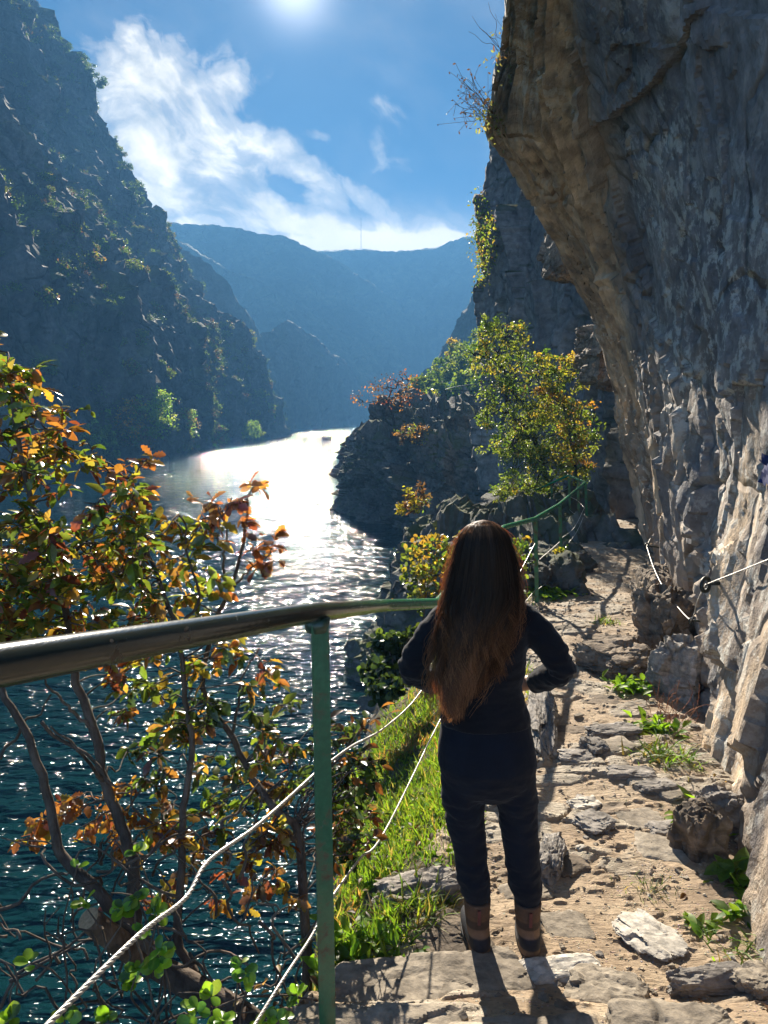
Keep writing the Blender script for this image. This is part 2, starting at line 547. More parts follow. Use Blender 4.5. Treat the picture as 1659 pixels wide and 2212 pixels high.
# ---------------------------------------------------------------- rock materials
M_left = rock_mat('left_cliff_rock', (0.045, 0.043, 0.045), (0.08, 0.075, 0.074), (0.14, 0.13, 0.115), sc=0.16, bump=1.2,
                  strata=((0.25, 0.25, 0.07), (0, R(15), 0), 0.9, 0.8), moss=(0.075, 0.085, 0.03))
M_far = rock_mat('far_rock', (0.035, 0.04, 0.035), (0.06, 0.06, 0.05), (0.10, 0.09, 0.075), sc=0.05, bump=2.0, moss=(0.04, 0.055, 0.02))
M_forest = rock_mat('far_forest', (0.015, 0.025, 0.01), (0.04, 0.055, 0.022), (0.11, 0.12, 0.05), sc=0.10, bump=3.5)
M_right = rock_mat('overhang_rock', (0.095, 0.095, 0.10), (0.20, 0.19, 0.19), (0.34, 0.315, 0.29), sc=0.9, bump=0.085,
                   warm=(0.50, 0.38, 0.255), lichen=(0.50, 0.49, 0.44), strata=((3.0, 3.0, 1.6), (0, R(40), 0), 0.10, 0.25))  # warm tone: weathered brown, lightened to stand in for sun on the bedding
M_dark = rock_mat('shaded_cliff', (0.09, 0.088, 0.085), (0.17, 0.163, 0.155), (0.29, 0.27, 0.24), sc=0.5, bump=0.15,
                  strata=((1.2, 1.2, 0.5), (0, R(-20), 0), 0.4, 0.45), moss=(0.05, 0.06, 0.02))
M_outcrop = rock_mat('outcrop_rock', (0.055, 0.055, 0.052), (0.10, 0.098, 0.09), (0.19, 0.175, 0.15), sc=0.7, bump=0.12, moss=(0.055, 0.065, 0.02))
M_brown = rock_mat('layered_brown_rock', (0.10, 0.08, 0.06), (0.22, 0.17, 0.12), (0.36, 0.29, 0.21), sc=1.8, bump=0.035,
                   strata=((2.0, 3.0, 16.0), (R(12), R(-22), 0), 0.9, 0.55))
M_grey = rock_mat('grey_stone', (0.14, 0.125, 0.108), (0.26, 0.235, 0.205), (0.42, 0.385, 0.335), sc=2.5, bump=0.02,
                  strata=((4, 6, 30), (R(10), R(-25), 0), 0.6, 0.4))
M_pale = rock_mat('pale_stone', (0.34, 0.31, 0.26), (0.48, 0.44, 0.37), (0.62, 0.58, 0.50), sc=3.0, bump=0.012)
M_slab = rock_mat('slab_stone', (0.165, 0.138, 0.105), (0.285, 0.243, 0.185), (0.42, 0.365, 0.285), sc=2.4, bump=0.02)


def extrude_profile(prof, secs, nt_, rough, big, mat, name, seed=0, vstretch=0.35, label=None, cell=0.0, cellamp=0.0, keep_last=True):
    """rock wall: profile points (x, z) carried through sections (Y, dx, dz, scale of height above water)"""
    p = resample(prof, nt_)
    S = np.array(secs, float)
    P = np.zeros((len(S), nt_, 3))
    for i, (Y, dx, dz, sz) in enumerate(S):
        P[i, :, 0] = p[:, 0] + dx
        P[i, :, 1] = Y
        P[i, :, 2] = WATER + (p[:, 1] - WATER) * sz + dz
    N = grid_normals(P)
    if N[len(S) // 2, nt_ // 2, 0] < 0 and name == 'left': N = -N
    Q = P.reshape(-1, 3); n = N.reshape(-1, 3)
    s = np.array([1, 1, vstretch])
    d = np.zeros(len(Q))
    for (fr, am) in big:
        d += am * fbm(Q * s * fr, 4, seed + int(am * 10), ridged=True)
    for (fr, am) in rough:
        d += am * fbm(Q * fr, 5, seed + 77, gain=0.55)
    if cellamp:
        d += cellamp * facet(Q * s * cell, seed + 3, 1.0, .3) + cellamp * .45 * facet(Q * s * cell * 2.7, seed + 4, 1.0, .3)
    d = d - np.percentile(d, 70)
    Q = Q + n * d[:, None]
    return Q.reshape(P.shape)


def structure(name, V, F, mat, **kw):
    o = mk(name, V, F, mat, **kw); o['kind'] = 'structure'
    return o


# ---------------------------------------------------------------- left cliff, across the water
sil = [(605, 943), (598, 900), (590, 860), (575, 820), (560, 780), (535, 745), (515, 722), (480, 695), (455, 660), (440, 630), (418, 605), (400, 592), (380, 560), (365, 520), (345, 492), (312, 476),
       (298, 440), (285, 405), (270, 370), (258, 335), (240, 310), (229, 280), (222, 240), (215, 203), (185, 165), (150, 128), (118, 92), (95, 70), (72, 40), (48, 0), (25, -60), (-20, -160), (-120, -300), (-400, -420)]
prof = [W(u, v, 240.)[[0, 2]] for u, v in sil]
prof = [(prof[0][0] + 0.6, WATER - 3)] + prof
secs = []
for Y in np.concatenate([np.linspace(20, 60, 8), np.linspace(63, 240, 250)]):
    near = max(0, 105 - Y)
    dx = -0.13 * near - 0.0012 * near ** 2 + 1.5 * math.sin(Y * 0.061) - 0.02 * (240 - Y)
    secs.append((Y, dx, 0, 1.0 + 0.0006 * (240 - Y)))
for k, Y in enumerate([242, 245, 249, 254, 262, 275, 300]):
    secs.append((Y, -[1, 3, 7, 13, 24, 45, 90][k], 0, 1.0))
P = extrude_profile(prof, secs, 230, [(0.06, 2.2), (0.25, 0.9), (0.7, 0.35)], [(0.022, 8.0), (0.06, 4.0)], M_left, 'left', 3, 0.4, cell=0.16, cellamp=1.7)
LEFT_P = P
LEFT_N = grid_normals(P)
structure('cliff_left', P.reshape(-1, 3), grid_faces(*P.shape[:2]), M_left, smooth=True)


# ---------------------------------------------------------------- hills and ridges farther down the gorge
def hill(name, sil, dist, mat, slope=1.0, n=160, m=60, rough=(), back=1.0, seed=0, foot=WATER - 2, sky_rough=0.0, top_n=None):
    """ridge whose crest runs through sil at the given distances and whose flank falls towards the viewer"""
    s = resample([(u, v) for u, v in sil], n)
    un = [q[0] for q in sil]
    dd = np.interp(np.linspace(0, 1, n), np.linspace(0, 1, len(dist)), dist)
    crest = np.array([W(u, v, d) for (u, v), d in zip(s, dd)])
    h = crest[:, 2] - foot
    rows = []
    for t in np.linspace(1, 0, m):
        e = t ** 1.15
        q = crest.copy(); q[:, 1] -= slope * h * e; q[:, 2] -= h * t
        rows.append(q)
    for t in np.linspace(0.08, 1, 14):
        q = crest.copy(); q[:, 1] += back * h * t; q[:, 2] -= h * t * 0.95
        rows.append(q)
    P = np.stack(rows, 1)
    N = grid_normals(P)
    if N[n // 2, m // 2, 1] > 0: N = -N
    Q = P.reshape(-1, 3); nn = N.reshape(-1, 3)
    tt = np.concatenate([np.linspace(1, 0, m), np.linspace(0.08, 1, 14)])
    keep = np.tile(np.minimum(1, 0.18 + np.abs(tt) * 4), (n, 1)).reshape(-1)
    d = 0
    for fr, am in rough:
        d = d + am * fbm(Q * fr * np.array([1, 1, .6]), 5, seed, ridged=(am > 4)) * (keep if am > 2.2 else 1)
    Q = Q + nn * np.asarray(d)[:, None]
    return structure(name, Q, grid_faces(*P.shape[:2]), mat)


hill('ridge_second', [(250, 440), (320, 480), (345, 500), (375, 530), (400, 540), (430, 560), (455, 585), (480, 602), (500, 632), (510, 655), (530, 672), (545, 712), (566, 745), (580, 800), (600, 860), (640, 925)],
     [330, 345, 355], M_far, 0.35, rough=[(0.03, 6.0), (0.12, 2.0), (0.4, .9)], seed=5)
hill('ridge_cone', [(520, 820), (535, 770), (552, 735), (566, 722), (590, 712), (610, 697), (625, 692), (642, 702), (655, 718), (672, 722), (690, 735), (708, 755), (722, 768), (745, 778), (756, 800), (765, 822), (772, 850), (783, 885), (796, 915), (802, 924)],
     [330, 360, 420, 480, 520], M_far, 0.45, rough=[(0.035, 5.0), (0.12, 2.0), (0.4, .9)], seed=8)
hill('hill_third', [(380, 520), (430, 550), (480, 577), (520, 592), (560, 610), (610, 640), (660, 668), (700, 690), (740, 722), (790, 760), (820, 785), (842, 815), (850, 850), (860, 925)],
     [520, 560, 600], M_forest, 0.9, rough=[(0.015, 7.0), (0.05, 2.2), (0.25, 1.4)], seed=12)
hill('hill_main', [(200, 470), (340, 484), (420, 486), (500, 490), (545, 500), (580, 505), (610, 510), (640, 522), (690, 545), (740, 572), (790, 607), (840, 642), (870, 672), (900, 705), (930, 760), (960, 830)],
     [640, 650, 660], M_forest, 1.0, rough=[(0.012, 9.0), (0.05, 2.2), (0.22, 1.8)], seed=21)
hill('hill_back', [(420, 545), (600, 545), (700, 545), (760, 541), (820, 542), (870, 543), (905, 542), (930, 540), (955, 532), (978, 520), (1005, 512), (1040, 516), (1100, 540), (1200, 600)],
     [760, 760, 760], M_forest, 1.0, rough=[(0.012, 9.0), (0.04, 2.2), (0.2, 1.8)], seed=30)
hill('ridge_right', [(880, 925), (905, 855), (912, 825), (925, 800), (940, 775), (950, 764), (962, 745), (978, 722), (1000, 690), (1012, 668), (1028, 632), (1060, 580), (1120, 500), (1250, 400)],
     [250, 250, 235], M_far, 0.4, rough=[(0.035, 5.0), (0.12, 2.0), (0.4, .8)], seed=33)
hill('bank_far', [(800, 912), (830, 905), (850, 900), (870, 880), (905, 862), (940, 850), (980, 835), (1030, 815), (1120, 770), (1300, 700)],
     [150, 120, 100, 92, 85], M_outcrop, 0.7, n=120, m=40, rough=[(0.1, 2.0), (0.5, .5)], seed=35)

# ---------------------------------------------------------------- right-hand overhanging cliff
ZP_Y = [-3, 0, 1.6, 2.0, 2.3, 3, 4, 5.5, 8.8, 10.6, 13.7, 16, 24]
ZP_Z = [-1.55, -1.6, -1.68, -1.82, -1.97, -2.03, -2.08, -2.15, -2.26, -2.31, -2.27, -2.27, -3.4]
US_V = [-900, -400, 0, 60, 130, 200, 250, 275, 292, 330, 400, 470, 560, 650, 760, 850, 950, 1030, 1130, 1200, 1350, 1500, 1600, 1750, 1900, 2010, 2300, 3200]
US_U = [1165, 1138, 1114, 1106, 1099, 1080, 1070, 1064, 1068, 1101, 1150, 1187, 1240, 1290, 1330, 1349, 1350, 1373, 1400, 1430, 1490, 1512, 1530, 1578, 1612, 1655, 1740, 2100]


def zpath(Y): return np.interp(Y, ZP_Y, ZP_Z)


def foot_v(Y):
    z = zpath(Y) - 0.05
    a = math.atan2(-z, Y) - PITCH
    return 1106 + FU * math.tan(a)


XR_Y0 = [-3, 0, 2.2, 2.65, 3.8, 6.9, 10, 14, 16]
XR_X0 = [.95, 1.05, 1.34, 1.5, 1.88, 2.98, 3.95, 5.2, 5.8]
KY = [0.3, 1.5, 2.5, 4, 6, 8, 10, 11, 12, 12.6, 13.0, 13.4, 14, 15, 17]
KK = [3000, 1700, 1150, 700, 370, 210, 125, 90, 50, 22, 0, 40, 160, 420, 900]
UL_V = [-900, 0, 300, 500, 760, 950, 1030, 1130, 1200]
UL_U = [1010, 1120, 1172, 1225, 1332, 1356, 1373, 1400, 1430]


def terr(n, k, sharp=0.18):
    """terraced noise: flat plates with crisp broken edges"""
    q = np.asarray(n) * k
    f = np.floor(q)
    return (f + sstep(0, sharp, q - f)) / k
ys = np.concatenate([np.linspace(0.6, 6, 190), np.linspace(6.03, 10.8, 150)[0:], np.linspace(10.83, 13.3, 130), np.linspace(13.35, 15.5, 25)])
zs_t = np.concatenate([np.linspace(-0.25, 0.62, 300), np.linspace(0.625, 1.0, 60)])
P = np.zeros((len(ys), len(zs_t), 3))
for i, Y in enumerate(ys):
    zf = zpath(Y) - 0.25
    fv = foot_v(min(Y, 14))
    ztop = 0.62 * Y + 1.0
    K = np.interp(Y, KY, KK)
    for_z = np.where(zs_t < 0.62, zf + (zs_t + 0.25) / 0.87 * (ztop - zf), ztop + (zs_t - 0.62) / 0.38 * (14.0 - ztop))
    zc = np.minimum(for_z, 0.56 * Y)
    ang = np.arctan2(zc, Y) + PITCH
    v = 1106 - FU * np.tan(ang)
    dep = Y * CP - zc * SP
    # face of the slab: from its foot beside the path to a crest line that keeps parallel to the lake
    Yf_ = min(Y, 9.5)
    zz = zc * Yf_ / Y
    xf = np.interp(Yf_, XR_Y0, XR_X0)
    gg = np.clip((zz - zpath(Yf_)) / (0.514 * Yf_ - zpath(Yf_)), 0, 1.1)
    xface = xf + (np.interp(Yf_, [.5, 2, 3, 4, 9.5], [1.5, 1.85, 2.05, 2.2, 2.3]) - xf) * gg ** 0.88
    ufc = 829.5 + FU * xface / (Yf_ * CP - zz * SP)
    us = np.interp(v, US_V, US_U)
    if Y <= 9.5: u = ufc
    elif Y <= 13: u = us + (ufc - us) * (1 - (Y - 9.5) / 3.5) ** 1.15
    else: u = us + K
    x = (u - 829.5) / FU * dep
    f = 1 - 0.36 * np.clip((1050 - v) / 800, 0, 1.45) * np.interp(Y, [2, 5, 9, 13], [0, .35, .8, 1])
    P[i, :, 0] = x * f + 0.12 * np.maximum(for_z - zc, 0); P[i, :, 1] = Y * f; P[i, :, 2] = zc * f + (for_z - zc)
N = grid_normals(P)
if N[len(ys) // 3, 150, 0] > 0: N = -N
Q = P.reshape(-1, 3); n = N.reshape(-1, 3)
Yf = np.repeat(ys, len(zs_t)); Zf = Q[:, 2]
T = np.tile(np.arange(len(zs_t)), (len(ys), 1)).reshape(-1) / len(zs_t)
band = sstep(9.3, 10.3, Yf - 0.03 * Zf)                    # bedding seen edge-on
low = 1 - sstep(0.3, 1.6, Zf - zpath(Yf) - 0.15 * Yf)       # broken foot of the wall
lowf = 1 - sstep(0.0, 2.6, Zf - zpath(Yf) - 0.12 * Yf)
mid = (1 - band) * (1 - low)
wob = .5 * fbm(Q * .7, 3, 39)
st = fbm(np.stack([Yf * 2.3 + wob, Zf * .16, Zf * 0 + 3], 1), 5, 40, 0.6)
st2 = fbm(np.stack([Yf * 7 + .5 * wob, Zf * .13, Zf * 0], 1), 3, 44, 0.6, ridged=True)
ph1 = fbm(np.stack([Yf * .8, Zf * .14, Zf * 0 + 5], 1), 2, 45); ph2 = fbm(np.stack([Yf * 1.7, Zf * .22, Zf * 0 + 9], 1), 2, 46)
plt_ = fbm(np.stack([Yf * 3.0 + wob, Zf * .3, Q[:, 0] * 1.5], 1), 4, 67, .55)
big = fbm(Q * np.array([.5, .5, .4]), 4, 41)
fa = facet(Q * np.array([.38, .38, .30]), 48, .8, .15)
fb = facet(Q * np.array([1.4, 1.4, 1.15]), 49, 1.0, .12)
fc = facet(Q * np.array([4.0, 4.0, 3.6]), 50, 1.0, .15)
f1, f2, cv = worley(Q * np.array([.42, .42, .30]) + .22 * np.stack([fbm(Q * .9, 3, 51), fbm(Q * .9, 3, 52), fbm(Q * .9, 3, 53)], 1), 54)
crackd = np.exp(-((f2 - f1) / .018) ** 2) * sstep(-.3, .2, fbm(Q * .5, 2, 56))
k1, k2, kv = worley(Q * np.array([1.0, 1.0, .7]) + .25 * np.stack([fbm(Q * 1.5, 3, 57), fbm(Q * 1.5, 3, 58), fbm(Q * 1.5, 3, 59)], 1), 55)
crackd = crackd + .4 * np.exp(-((k2 - k1) / .025) ** 2) * sstep(.0, .4, fbm(Q * .7, 2, 61))
fine = fbm(Q * 3.0, 5, 60, 0.55)
gate = sstep(-.05, .3, fbm(Q * .45, 3, 70))
saw = (lambda q: q - np.floor(q))
pq_ = Yf * .95 + .75 * fbm(np.stack([Yf * .5, Zf * .26, Zf * 0], 1), 2, 76) - .25 * Zf
gate2 = fbm(np.stack([np.floor(pq_) * 3.3, Zf * .45, Zf * 0], 1), 2, 77) + .5
lowp = (1 - sstep(0.2, 3.6, Zf - zpath(Yf) - 0.12 * Yf)) * (1 - band)
s1 = Yf * 1.15 + 1.3 * ph1; s2 = Yf * 3.4 + 1.6 * ph2 + 1.2 * ph1
rnd1 = fbm(np.stack([np.floor(s1) * 3.1, Zf * .35, Zf * 0], 1), 2, 47) + .7
ledge = .20 * saw(s1) * rnd1 + .085 * saw(s2) * (1.2 - .5 * rnd1)
d = .07 * big + .010 * fine - .10 * crackd * (1 - .6 * band)
d = d + mid * (.16 * fa + .06 * fb * gate + .020 * fc)
d = d + band * (ledge + .035 * st2 + .06 * fb * sstep(0, .3, fbm(Q * .9, 2, 72)) + .012 * fc)
d = d + lowf * (1 - .6 * band) * (.09 * fb + .03 * fc + .04 * terr(plt_, 5, .10)) + lowp * .22 * (saw(pq_) ** 1.1) * (.45 + .8 * gate2)
lines = np.clip(.55 + .9 * st2 + .5 * (saw(s2) - .5), 0, 1)
d = d - d.mean() - .05
nearscale = np.clip(Yf / 6, 0.5, 1.0)
Q = Q + n * (d * nearscale)[:, None]
warm = np.clip(band * (.25 + .75 * lines) + lowf * (.55 + 1.0 * fbm(np.stack([Yf * 2.5, Zf * .6, Zf * 0], 1), 3, 81)), 0, 1) * sstep(7.5, 4.0, Zf - 0.15 * Yf)  # weathered brown, with sunlit brightness put into the colour of the bedded edge
RIGHT_P = Q.reshape(P.shape)
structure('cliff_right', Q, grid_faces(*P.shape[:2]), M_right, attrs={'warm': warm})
# the hill the cliff belongs to, closing it above and behind
top = RIGHT_P[::6, -1].copy()
rows = [top + np.array([0.0, 0, -0.3])]
for k in range(1, 10): rows.append(top + np.array([k * 2.0, 0.2 * k, 0.9 * k]))
Ph = np.stack(rows, 1)
structure('hillside_right', Ph.reshape(-1, 3), grid_faces(*Ph.shape[:2]), M_outcrop)

# ---------------------------------------------------------------- second cliff behind the bend of the path
ysb = np.concatenate([np.linspace(14.2, 32, 170), np.linspace(32.15, 40, 24)])
zsb = np.linspace(-3.2, 14.5, 220)
P = np.zeros((len(ysb), len(zsb), 3))
sv = [-500, 286, 300, 330, 400, 500, 620, 750, 1200]
su = [1075, 1058, 1046, 1041, 1031, 1029, 1026, 1029, 1034]
for i, Y in enumerate(ysb):
    ang = np.arctan2(zsb, min(Y, 32)) + PITCH
    v = 1106 - FU * np.tan(ang)
    x32 = (np.interp(v, sv, su) - 829.5) / FU * (32 * CP - zsb * SP)
    x14 = 5.05 + 0.02 * zsb
    f = min(1, (Y - 14.2) / 17.8)
    bulge = 0.9 * math.sin(f * math.pi) + (0.5 * math.exp(-((Y - 20) / 2.0) ** 2))
    x = x14 * (1 - f) + x32 * f + bulge
    if Y > 32: x = x32 + ((Y - 32) ** 1.3) * 1.1
    P[i, :, 0] = x; P[i, :, 1] = Y; P[i, :, 2] = zsb
# the wall's crown dips towards the far end
for i, Y in enumerate(ysb):
    ztop = np.interp(Y, [14, 22, 29, 31, 32, 40], [14.5, 14.0, 12.9, 12.4, 11.6, 11.0])
    P[i, :, 2] = -3.2 + (zsb + 3.2) / 17.7 * (ztop + 3.2)
N = grid_normals(P)
if N[60, 100, 0] > 0: N = -N
Q = P.reshape(-1, 3); n = N.reshape(-1, 3)
d = .55 * facet(Q * np.array([.3, .3, .22]), 18, 1.0) + .25 * facet(Q * np.array([.9, .9, .7]), 19, 1.0) + .06 * facet(Q * 2.6, 20) + 0.30 * fbm(Q * .3, 4, 98) + 0.05 * fbm(Q * 1.5, 5, 99)
Q = Q + n * d[:, None]
CLIFF2_P = Q.reshape(P.shape)
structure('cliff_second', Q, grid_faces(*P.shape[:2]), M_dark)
top = CLIFF2_P[::5, -1].copy()
Ph = np.stack([top + np.array([k * 1.6, 0.1 * k, 0.35 * k - (0.15 if k == 0 else 0)]) for k in range(8)], 1)
structure('hillside_second', Ph.reshape(-1, 3), grid_faces(*Ph.shape[:2]), M_outcrop)


# ---------------------------------------------------------------- rock mounds standing in the water on the right bank
def mound(name, plan, centre, prof, mat, n=220, m=90, rough=(), cell=0.5, cellamp=0.4, seed=0, kind='structure', label=None, cat=None):
    """plan: closed outline; prof: (inward fraction, height) rows"""
    pl = np.array(list(plan) + [plan[0]], float)
    pl = spline(pl, n + 1)[:-1]
    c = np.array(centre, float)
    pr = resample(prof, m)
    P = np.zeros((n, m, 3))
    for j, (t, z) in enumerate(pr):
        P[:, j, :2] = pl * (1 - t) + c * t
        P[:, j, 2] = z
    P[:, -1, :2] = c
    N = grid_normals(P, True)
    cc = np.array([c[0], c[1], 0])
    if ((P[0, m // 4] - cc) * N[0, m // 4])[:2].sum() < 0: N = -N
    Q = P.reshape(-1, 3); nn = N.reshape(-1, 3)
    d = cellamp * facet(Q * cell, seed + 4) + .4 * cellamp * facet(Q * cell * 2.6, seed + 5) + .12 * cellamp * facet(Q * cell * 7, seed + 6)
    for fr, am in rough: d = d + am * fbm(Q * fr, 5, seed + 9)
    Q = Q + nn * d[:, None]
    Q = Q.reshape(P.shape)
    Q[:, -1] = Q[:, -2].mean(0)
    o = mk(name, Q.reshape(-1, 3), grid_faces(n, m, True), mat)
    if kind: o['kind'] = kind
    if label: tag(o, label, cat)
    return Q


G_P = mound('outcrop_far', [(9, 38), (4.2, 41), (2.0, 43), (0.2, 47), (-1.6, 50.5), (-3.1, 54), (-2.9, 60), (-1, 72), (4, 84), (10, 84)], (4.2, 58),
            [(-.03, -8.5), (0.0, -7.1), (0.03, -5.5), (0.05, -4.0), (.10, -2.2), (.13, -1.6), (.26, -1.35), (.32, -.6), (.36, 0.0), (.42, .35), (.6, .65), (1.0, .75)], M_outcrop, 260, 110,
            rough=[(.3, .6), (1.0, .25), (3, .07)], cell=.45, cellamp=1.0, seed=120)
mound('outcrop_near', [(5.0, 10.2), (2.4, 10.8), (0.9, 11.4), (0.1, 13.0), (-.1, 15.0), (0.2, 17), (1.0, 18.5), (3, 20), (6, 19)], (3.0, 16.6),
      [(-.06, -8.5), (0.0, -7), (0.05, -4.0), (.09, -3.0), (.2, -2.6), (.36, -2.3), (.55, -2.0), (.8, -1.95), (1.0, -2.0)], M_outcrop, 240, 110,
      rough=[(.6, .28), (2.0, .12), (6, .03)], cell=1.0, cellamp=.35, seed=140)
mound('rock_shore', [(0.9, 18.4), (-.5, 19), (-.78, 20.2), (-.65, 21.2), (0.2, 22.4), (1.4, 21)], (.2, 20.4),
      [(-.05, -8), (0, -7), (.1, -6.55), (.35, -6.4), (1, -6.35)], M_outcrop, 100, 40, rough=[(1.2, .15), (4, .05)], cell=1.2, cellamp=.35, seed=150)

# ---------------------------------------------------------------- path and the bank that falls to the lake
XL_Y = [-3, 0, 2.0, 2.33, 3, 4, 5.5, 7.4, 8.8, 10.6, 13.7, 15.5, 17, 24]
XL_X = [-1.6, -.75, -.3, -.14, .17, .55, 1.05, 1.42, 1.78, 2.55, 3.7, 3.95, 3.6, 2.6]
XR_Y = [-3, 0, 2.2, 2.65, 3.8, 6.9, 10, 14, 16, 24]
XR_X = [.9, 1.0, 1.30, 1.5, 1.9, 3.0, 4.0, 5.3, 5.9, 6.2]
rows = np.concatenate([np.linspace(-3, 1.5, 30), np.linspace(1.52, 4.5, 330), np.linspace(4.51, 9, 260), np.linspace(9.03, 16.6, 160)])
nc = 190
P = np.zeros((len(rows), nc, 3))
for i, Y in enumerate(rows):
    a = np.interp(Y, XL_Y, XL_X) - 0.06; b = np.interp(Y, XR_Y, XR_X) + 0.45
    P[i, :, 0] = np.linspace(a, b, nc); P[i, :, 1] = Y; P[i, :, 2] = zpath(Y)
Q = P.reshape(-1, 3)
t = np.tile(np.linspace(0, 1, nc), len(rows))
Q2 = np.stack([Q[:, 0], Q[:, 1], np.zeros(len(Q))], 1)
wrp = np.stack([fbm(Q2 * 2.2, 3, 201), fbm(Q2 * 2.2, 3, 202), np.zeros(len(Q))], 1)
f1, f2, cv = worley(Q2 * np.array([3.0, 6.0, 1]) + .45 * wrp, 210)
patch = sstep(-.2, .15, fbm(Q2 * .9, 2, 215) + .05)
stone = sstep(.02, .10, f2 - f1) * (cv > .45) * patch
fp = facet(Q2 * np.array([3.0, 6.0, 1]) + .45 * wrp, 210, .9, 0)
f3 = facet(Q2 * np.array([8, 17, 1]) + .5 * wrp, 211, 1.0, .2)
g3 = sstep(-.05, .2, fbm(Q2 * 1.7, 3, 218))
h1, h2, hv = worley(Q2 * np.array([14, 24, 1]) + .5 * wrp, 212)
peb = sstep(.05, .3, h2 - h1) * (hv > .8)
z = Q[:, 2] + stone * (.010 + .013 * np.clip(fp, -.5, 1)) + g3 * .008 * np.maximum(f3, 0) + peb * .005 * (1 + hv) + .035 * fbm(Q2 * 1.3, 4, 230) + .006 * fbm(Q2 * 9, 4, 231)
z += .16 * sstep(.78, 1.0, t) ** 2 + .04 * sstep(.12, 0, t) * fbm(Q2 * 3, 3, 233)
Q[:, 2] = z
soil = np.clip(sstep(.60, .82, t + .12 * fbm(Q2 * 2, 3, 240)) * (1 - .6 * stone), 0, 1)
PATH_P = Q.reshape(P.shape)
m, nt, out = new_mat('path_dirt_and_stone')
Pp = coords(nt)
sa = nt.attr('stone', True); so = nt.attr('soil', True)
n1 = nt.noise(Pp, 3.0, 8, .65); n2 = nt.noise(Pp, 38, 8, .7); n3 = nt.noise(nt.scale(Pp, (3, 12, 3)), 4.0, 8, .65, .6)
dirt = nt.ramp(n1, [(.3, (.20, .143, .088)), (.5, (.32, .235, .15)), (.68, (.42, .325, .215))])
ston = nt.ramp(n3, [(.3, (.19, .16, .12)), (.52, (.36, .31, .235)), (.72, (.51, .45, .355))])
c = nt.mix(nt.math('MULTIPLY', sa, .95), dirt, ston)
c = nt.mix(nt.math('MULTIPLY', so, .8), c, nt.ramp(n1, [(.3, (.085, .058, .036)), (.7, (.20, .135, .085))]))
c = nt.mix(.55, c, nt.ramp(n2, [(.32, .42), (.68, 1.45)]), 'MULTIPLY')
gr = nt.voro(Pp, 70); gcol = nt.ramp(gr.outputs['Distance'], [(.15, 1.0), (.35, 0.0)])
gate = nt.ramp(nt.noise(Pp, 9, 3), [(.48, 0.0), (.6, 1.0)])
c = nt.mix(nt.math('MULTIPLY', nt.math('MULTIPLY', gcol, gate), .6), c, nt.mix(.7, gr.outputs['Color'], (.42, .36, .28)))
hh = nt.math('ADD', nt.math('ADD', nt.math('MULTIPLY', n3, 1.2), nt.math('MULTIPLY', n2, .45)), nt.math('MULTIPLY', nt.math('MULTIPLY', gcol, gate), .5))
principled(nt, out, Base_Color=c, Roughness=.82, Normal=nt.bump(hh, .012), Specular_IOR_Level=.3)
M_path = m
structure('path', Q, grid_faces(*P.shape[:2]), M_path, attrs={'stone': stone, 'soil': soil})


def path_z(x, y):
    """height of the walked surface"""
    i = int(np.clip(np.searchsorted(rows, y), 1, len(rows) - 1))
    r = PATH_P[i]
    return float(np.interp(x, r[:, 0], r[:, 2]))


XG_Y = [-3, 0, 2, 3, 4, 4.5, 5.5, 7, 8, 12, 16, 18, 24]
XG_X = [-2.6, -1.2, -.45, -.22, -.14, -.13, -.2, -.1, .0, .3, .9, 1.2, 1.8]
rows_b = np.concatenate([np.linspace(-3, 1.4, 24), np.linspace(1.45, 7, 190), np.linspace(7.05, 24, 120)])
nb = 130
P = np.zeros((len(rows_b), nb, 3)); gm = np.zeros((len(rows_b), nb))
for i, Y in enumerate(rows_b):
    xl = np.interp(Y, XL_Y, XL_X); xg = np.interp(Y, XG_Y, XG_X); zp = zpath(Y)
    wd = xl - xg
    pts = [(xl + .25, zp - .10), (xl + .03, zp - .03), (xl - .25 * wd, zp - .06 - .10 * wd), (xg + .12 * wd, zp - .15 - .48 * wd), (xg, zp - .30 - .55 * wd), (xg - .12, zp - .9 - .5 * wd), (xg - .25, zp - 2.2), (xg - .6, -5.5), (xg - .9, -7.5)]
    q = resample(pts, 600)
    tt = np.concatenate([np.linspace(0, .36, 90), np.linspace(.365, 1, 40)])
    q = q[(tt * 599).astype(int)]
    P[i, :, 0] = q[:, 0]; P[i, :, 1] = Y; P[i, :, 2] = q[:, 1]
N = grid_normals(P)
if N[100, 30, 2] < 0: N = -N
Q = P.reshape(-1, 3); n = N.reshape(-1, 3)
wq = .3 * np.stack([fbm(Q, 3, 301), fbm(Q, 3, 302), fbm(Q, 3, 303)], 1)
f1, f2, cv = worley(Q * 1.6 + wq, 304)
steep = 1 - np.clip(n[:, 2] * 1.4, 0, 1)
d = .10 * fbm(Q * 1.2, 4, 305) + .04 * fbm(Q * 5, 4, 306) + steep * (.25 * (cv - .5) * sstep(0, .12, f2 - f1) + .15 * fbm(Q * .8, 3, 307))
Q = Q + n * d[:, None]
BANK_P = Q.reshape(P.shape); BANK_N = N
m, nt, out = new_mat('bank_earth')
Pp = coords(nt)
nz = nt('ShaderNodeSeparateXYZ', i_0=nt('ShaderNodeNewGeometry').outputs['Normal']).outputs[2]
n1 = nt.noise(Pp, 2.2, 8, .65); n2 = nt.noise(Pp, 22, 6, .65)
c = nt.mix(nt.ramp(nz, [(.35, 0.), (.65, 1.)]), nt.ramp(n1, [(.35, (.05, .05, .045)), (.65, (.15, .14, .12))]), nt.ramp(n1, [(.35, (.045, .05, .02)), (.65, (.12, .095, .055))]))
c = nt.mix(.6, c, nt.ramp(n2, [(.3, .45), (.7, 1.4)]), 'MULTIPLY')
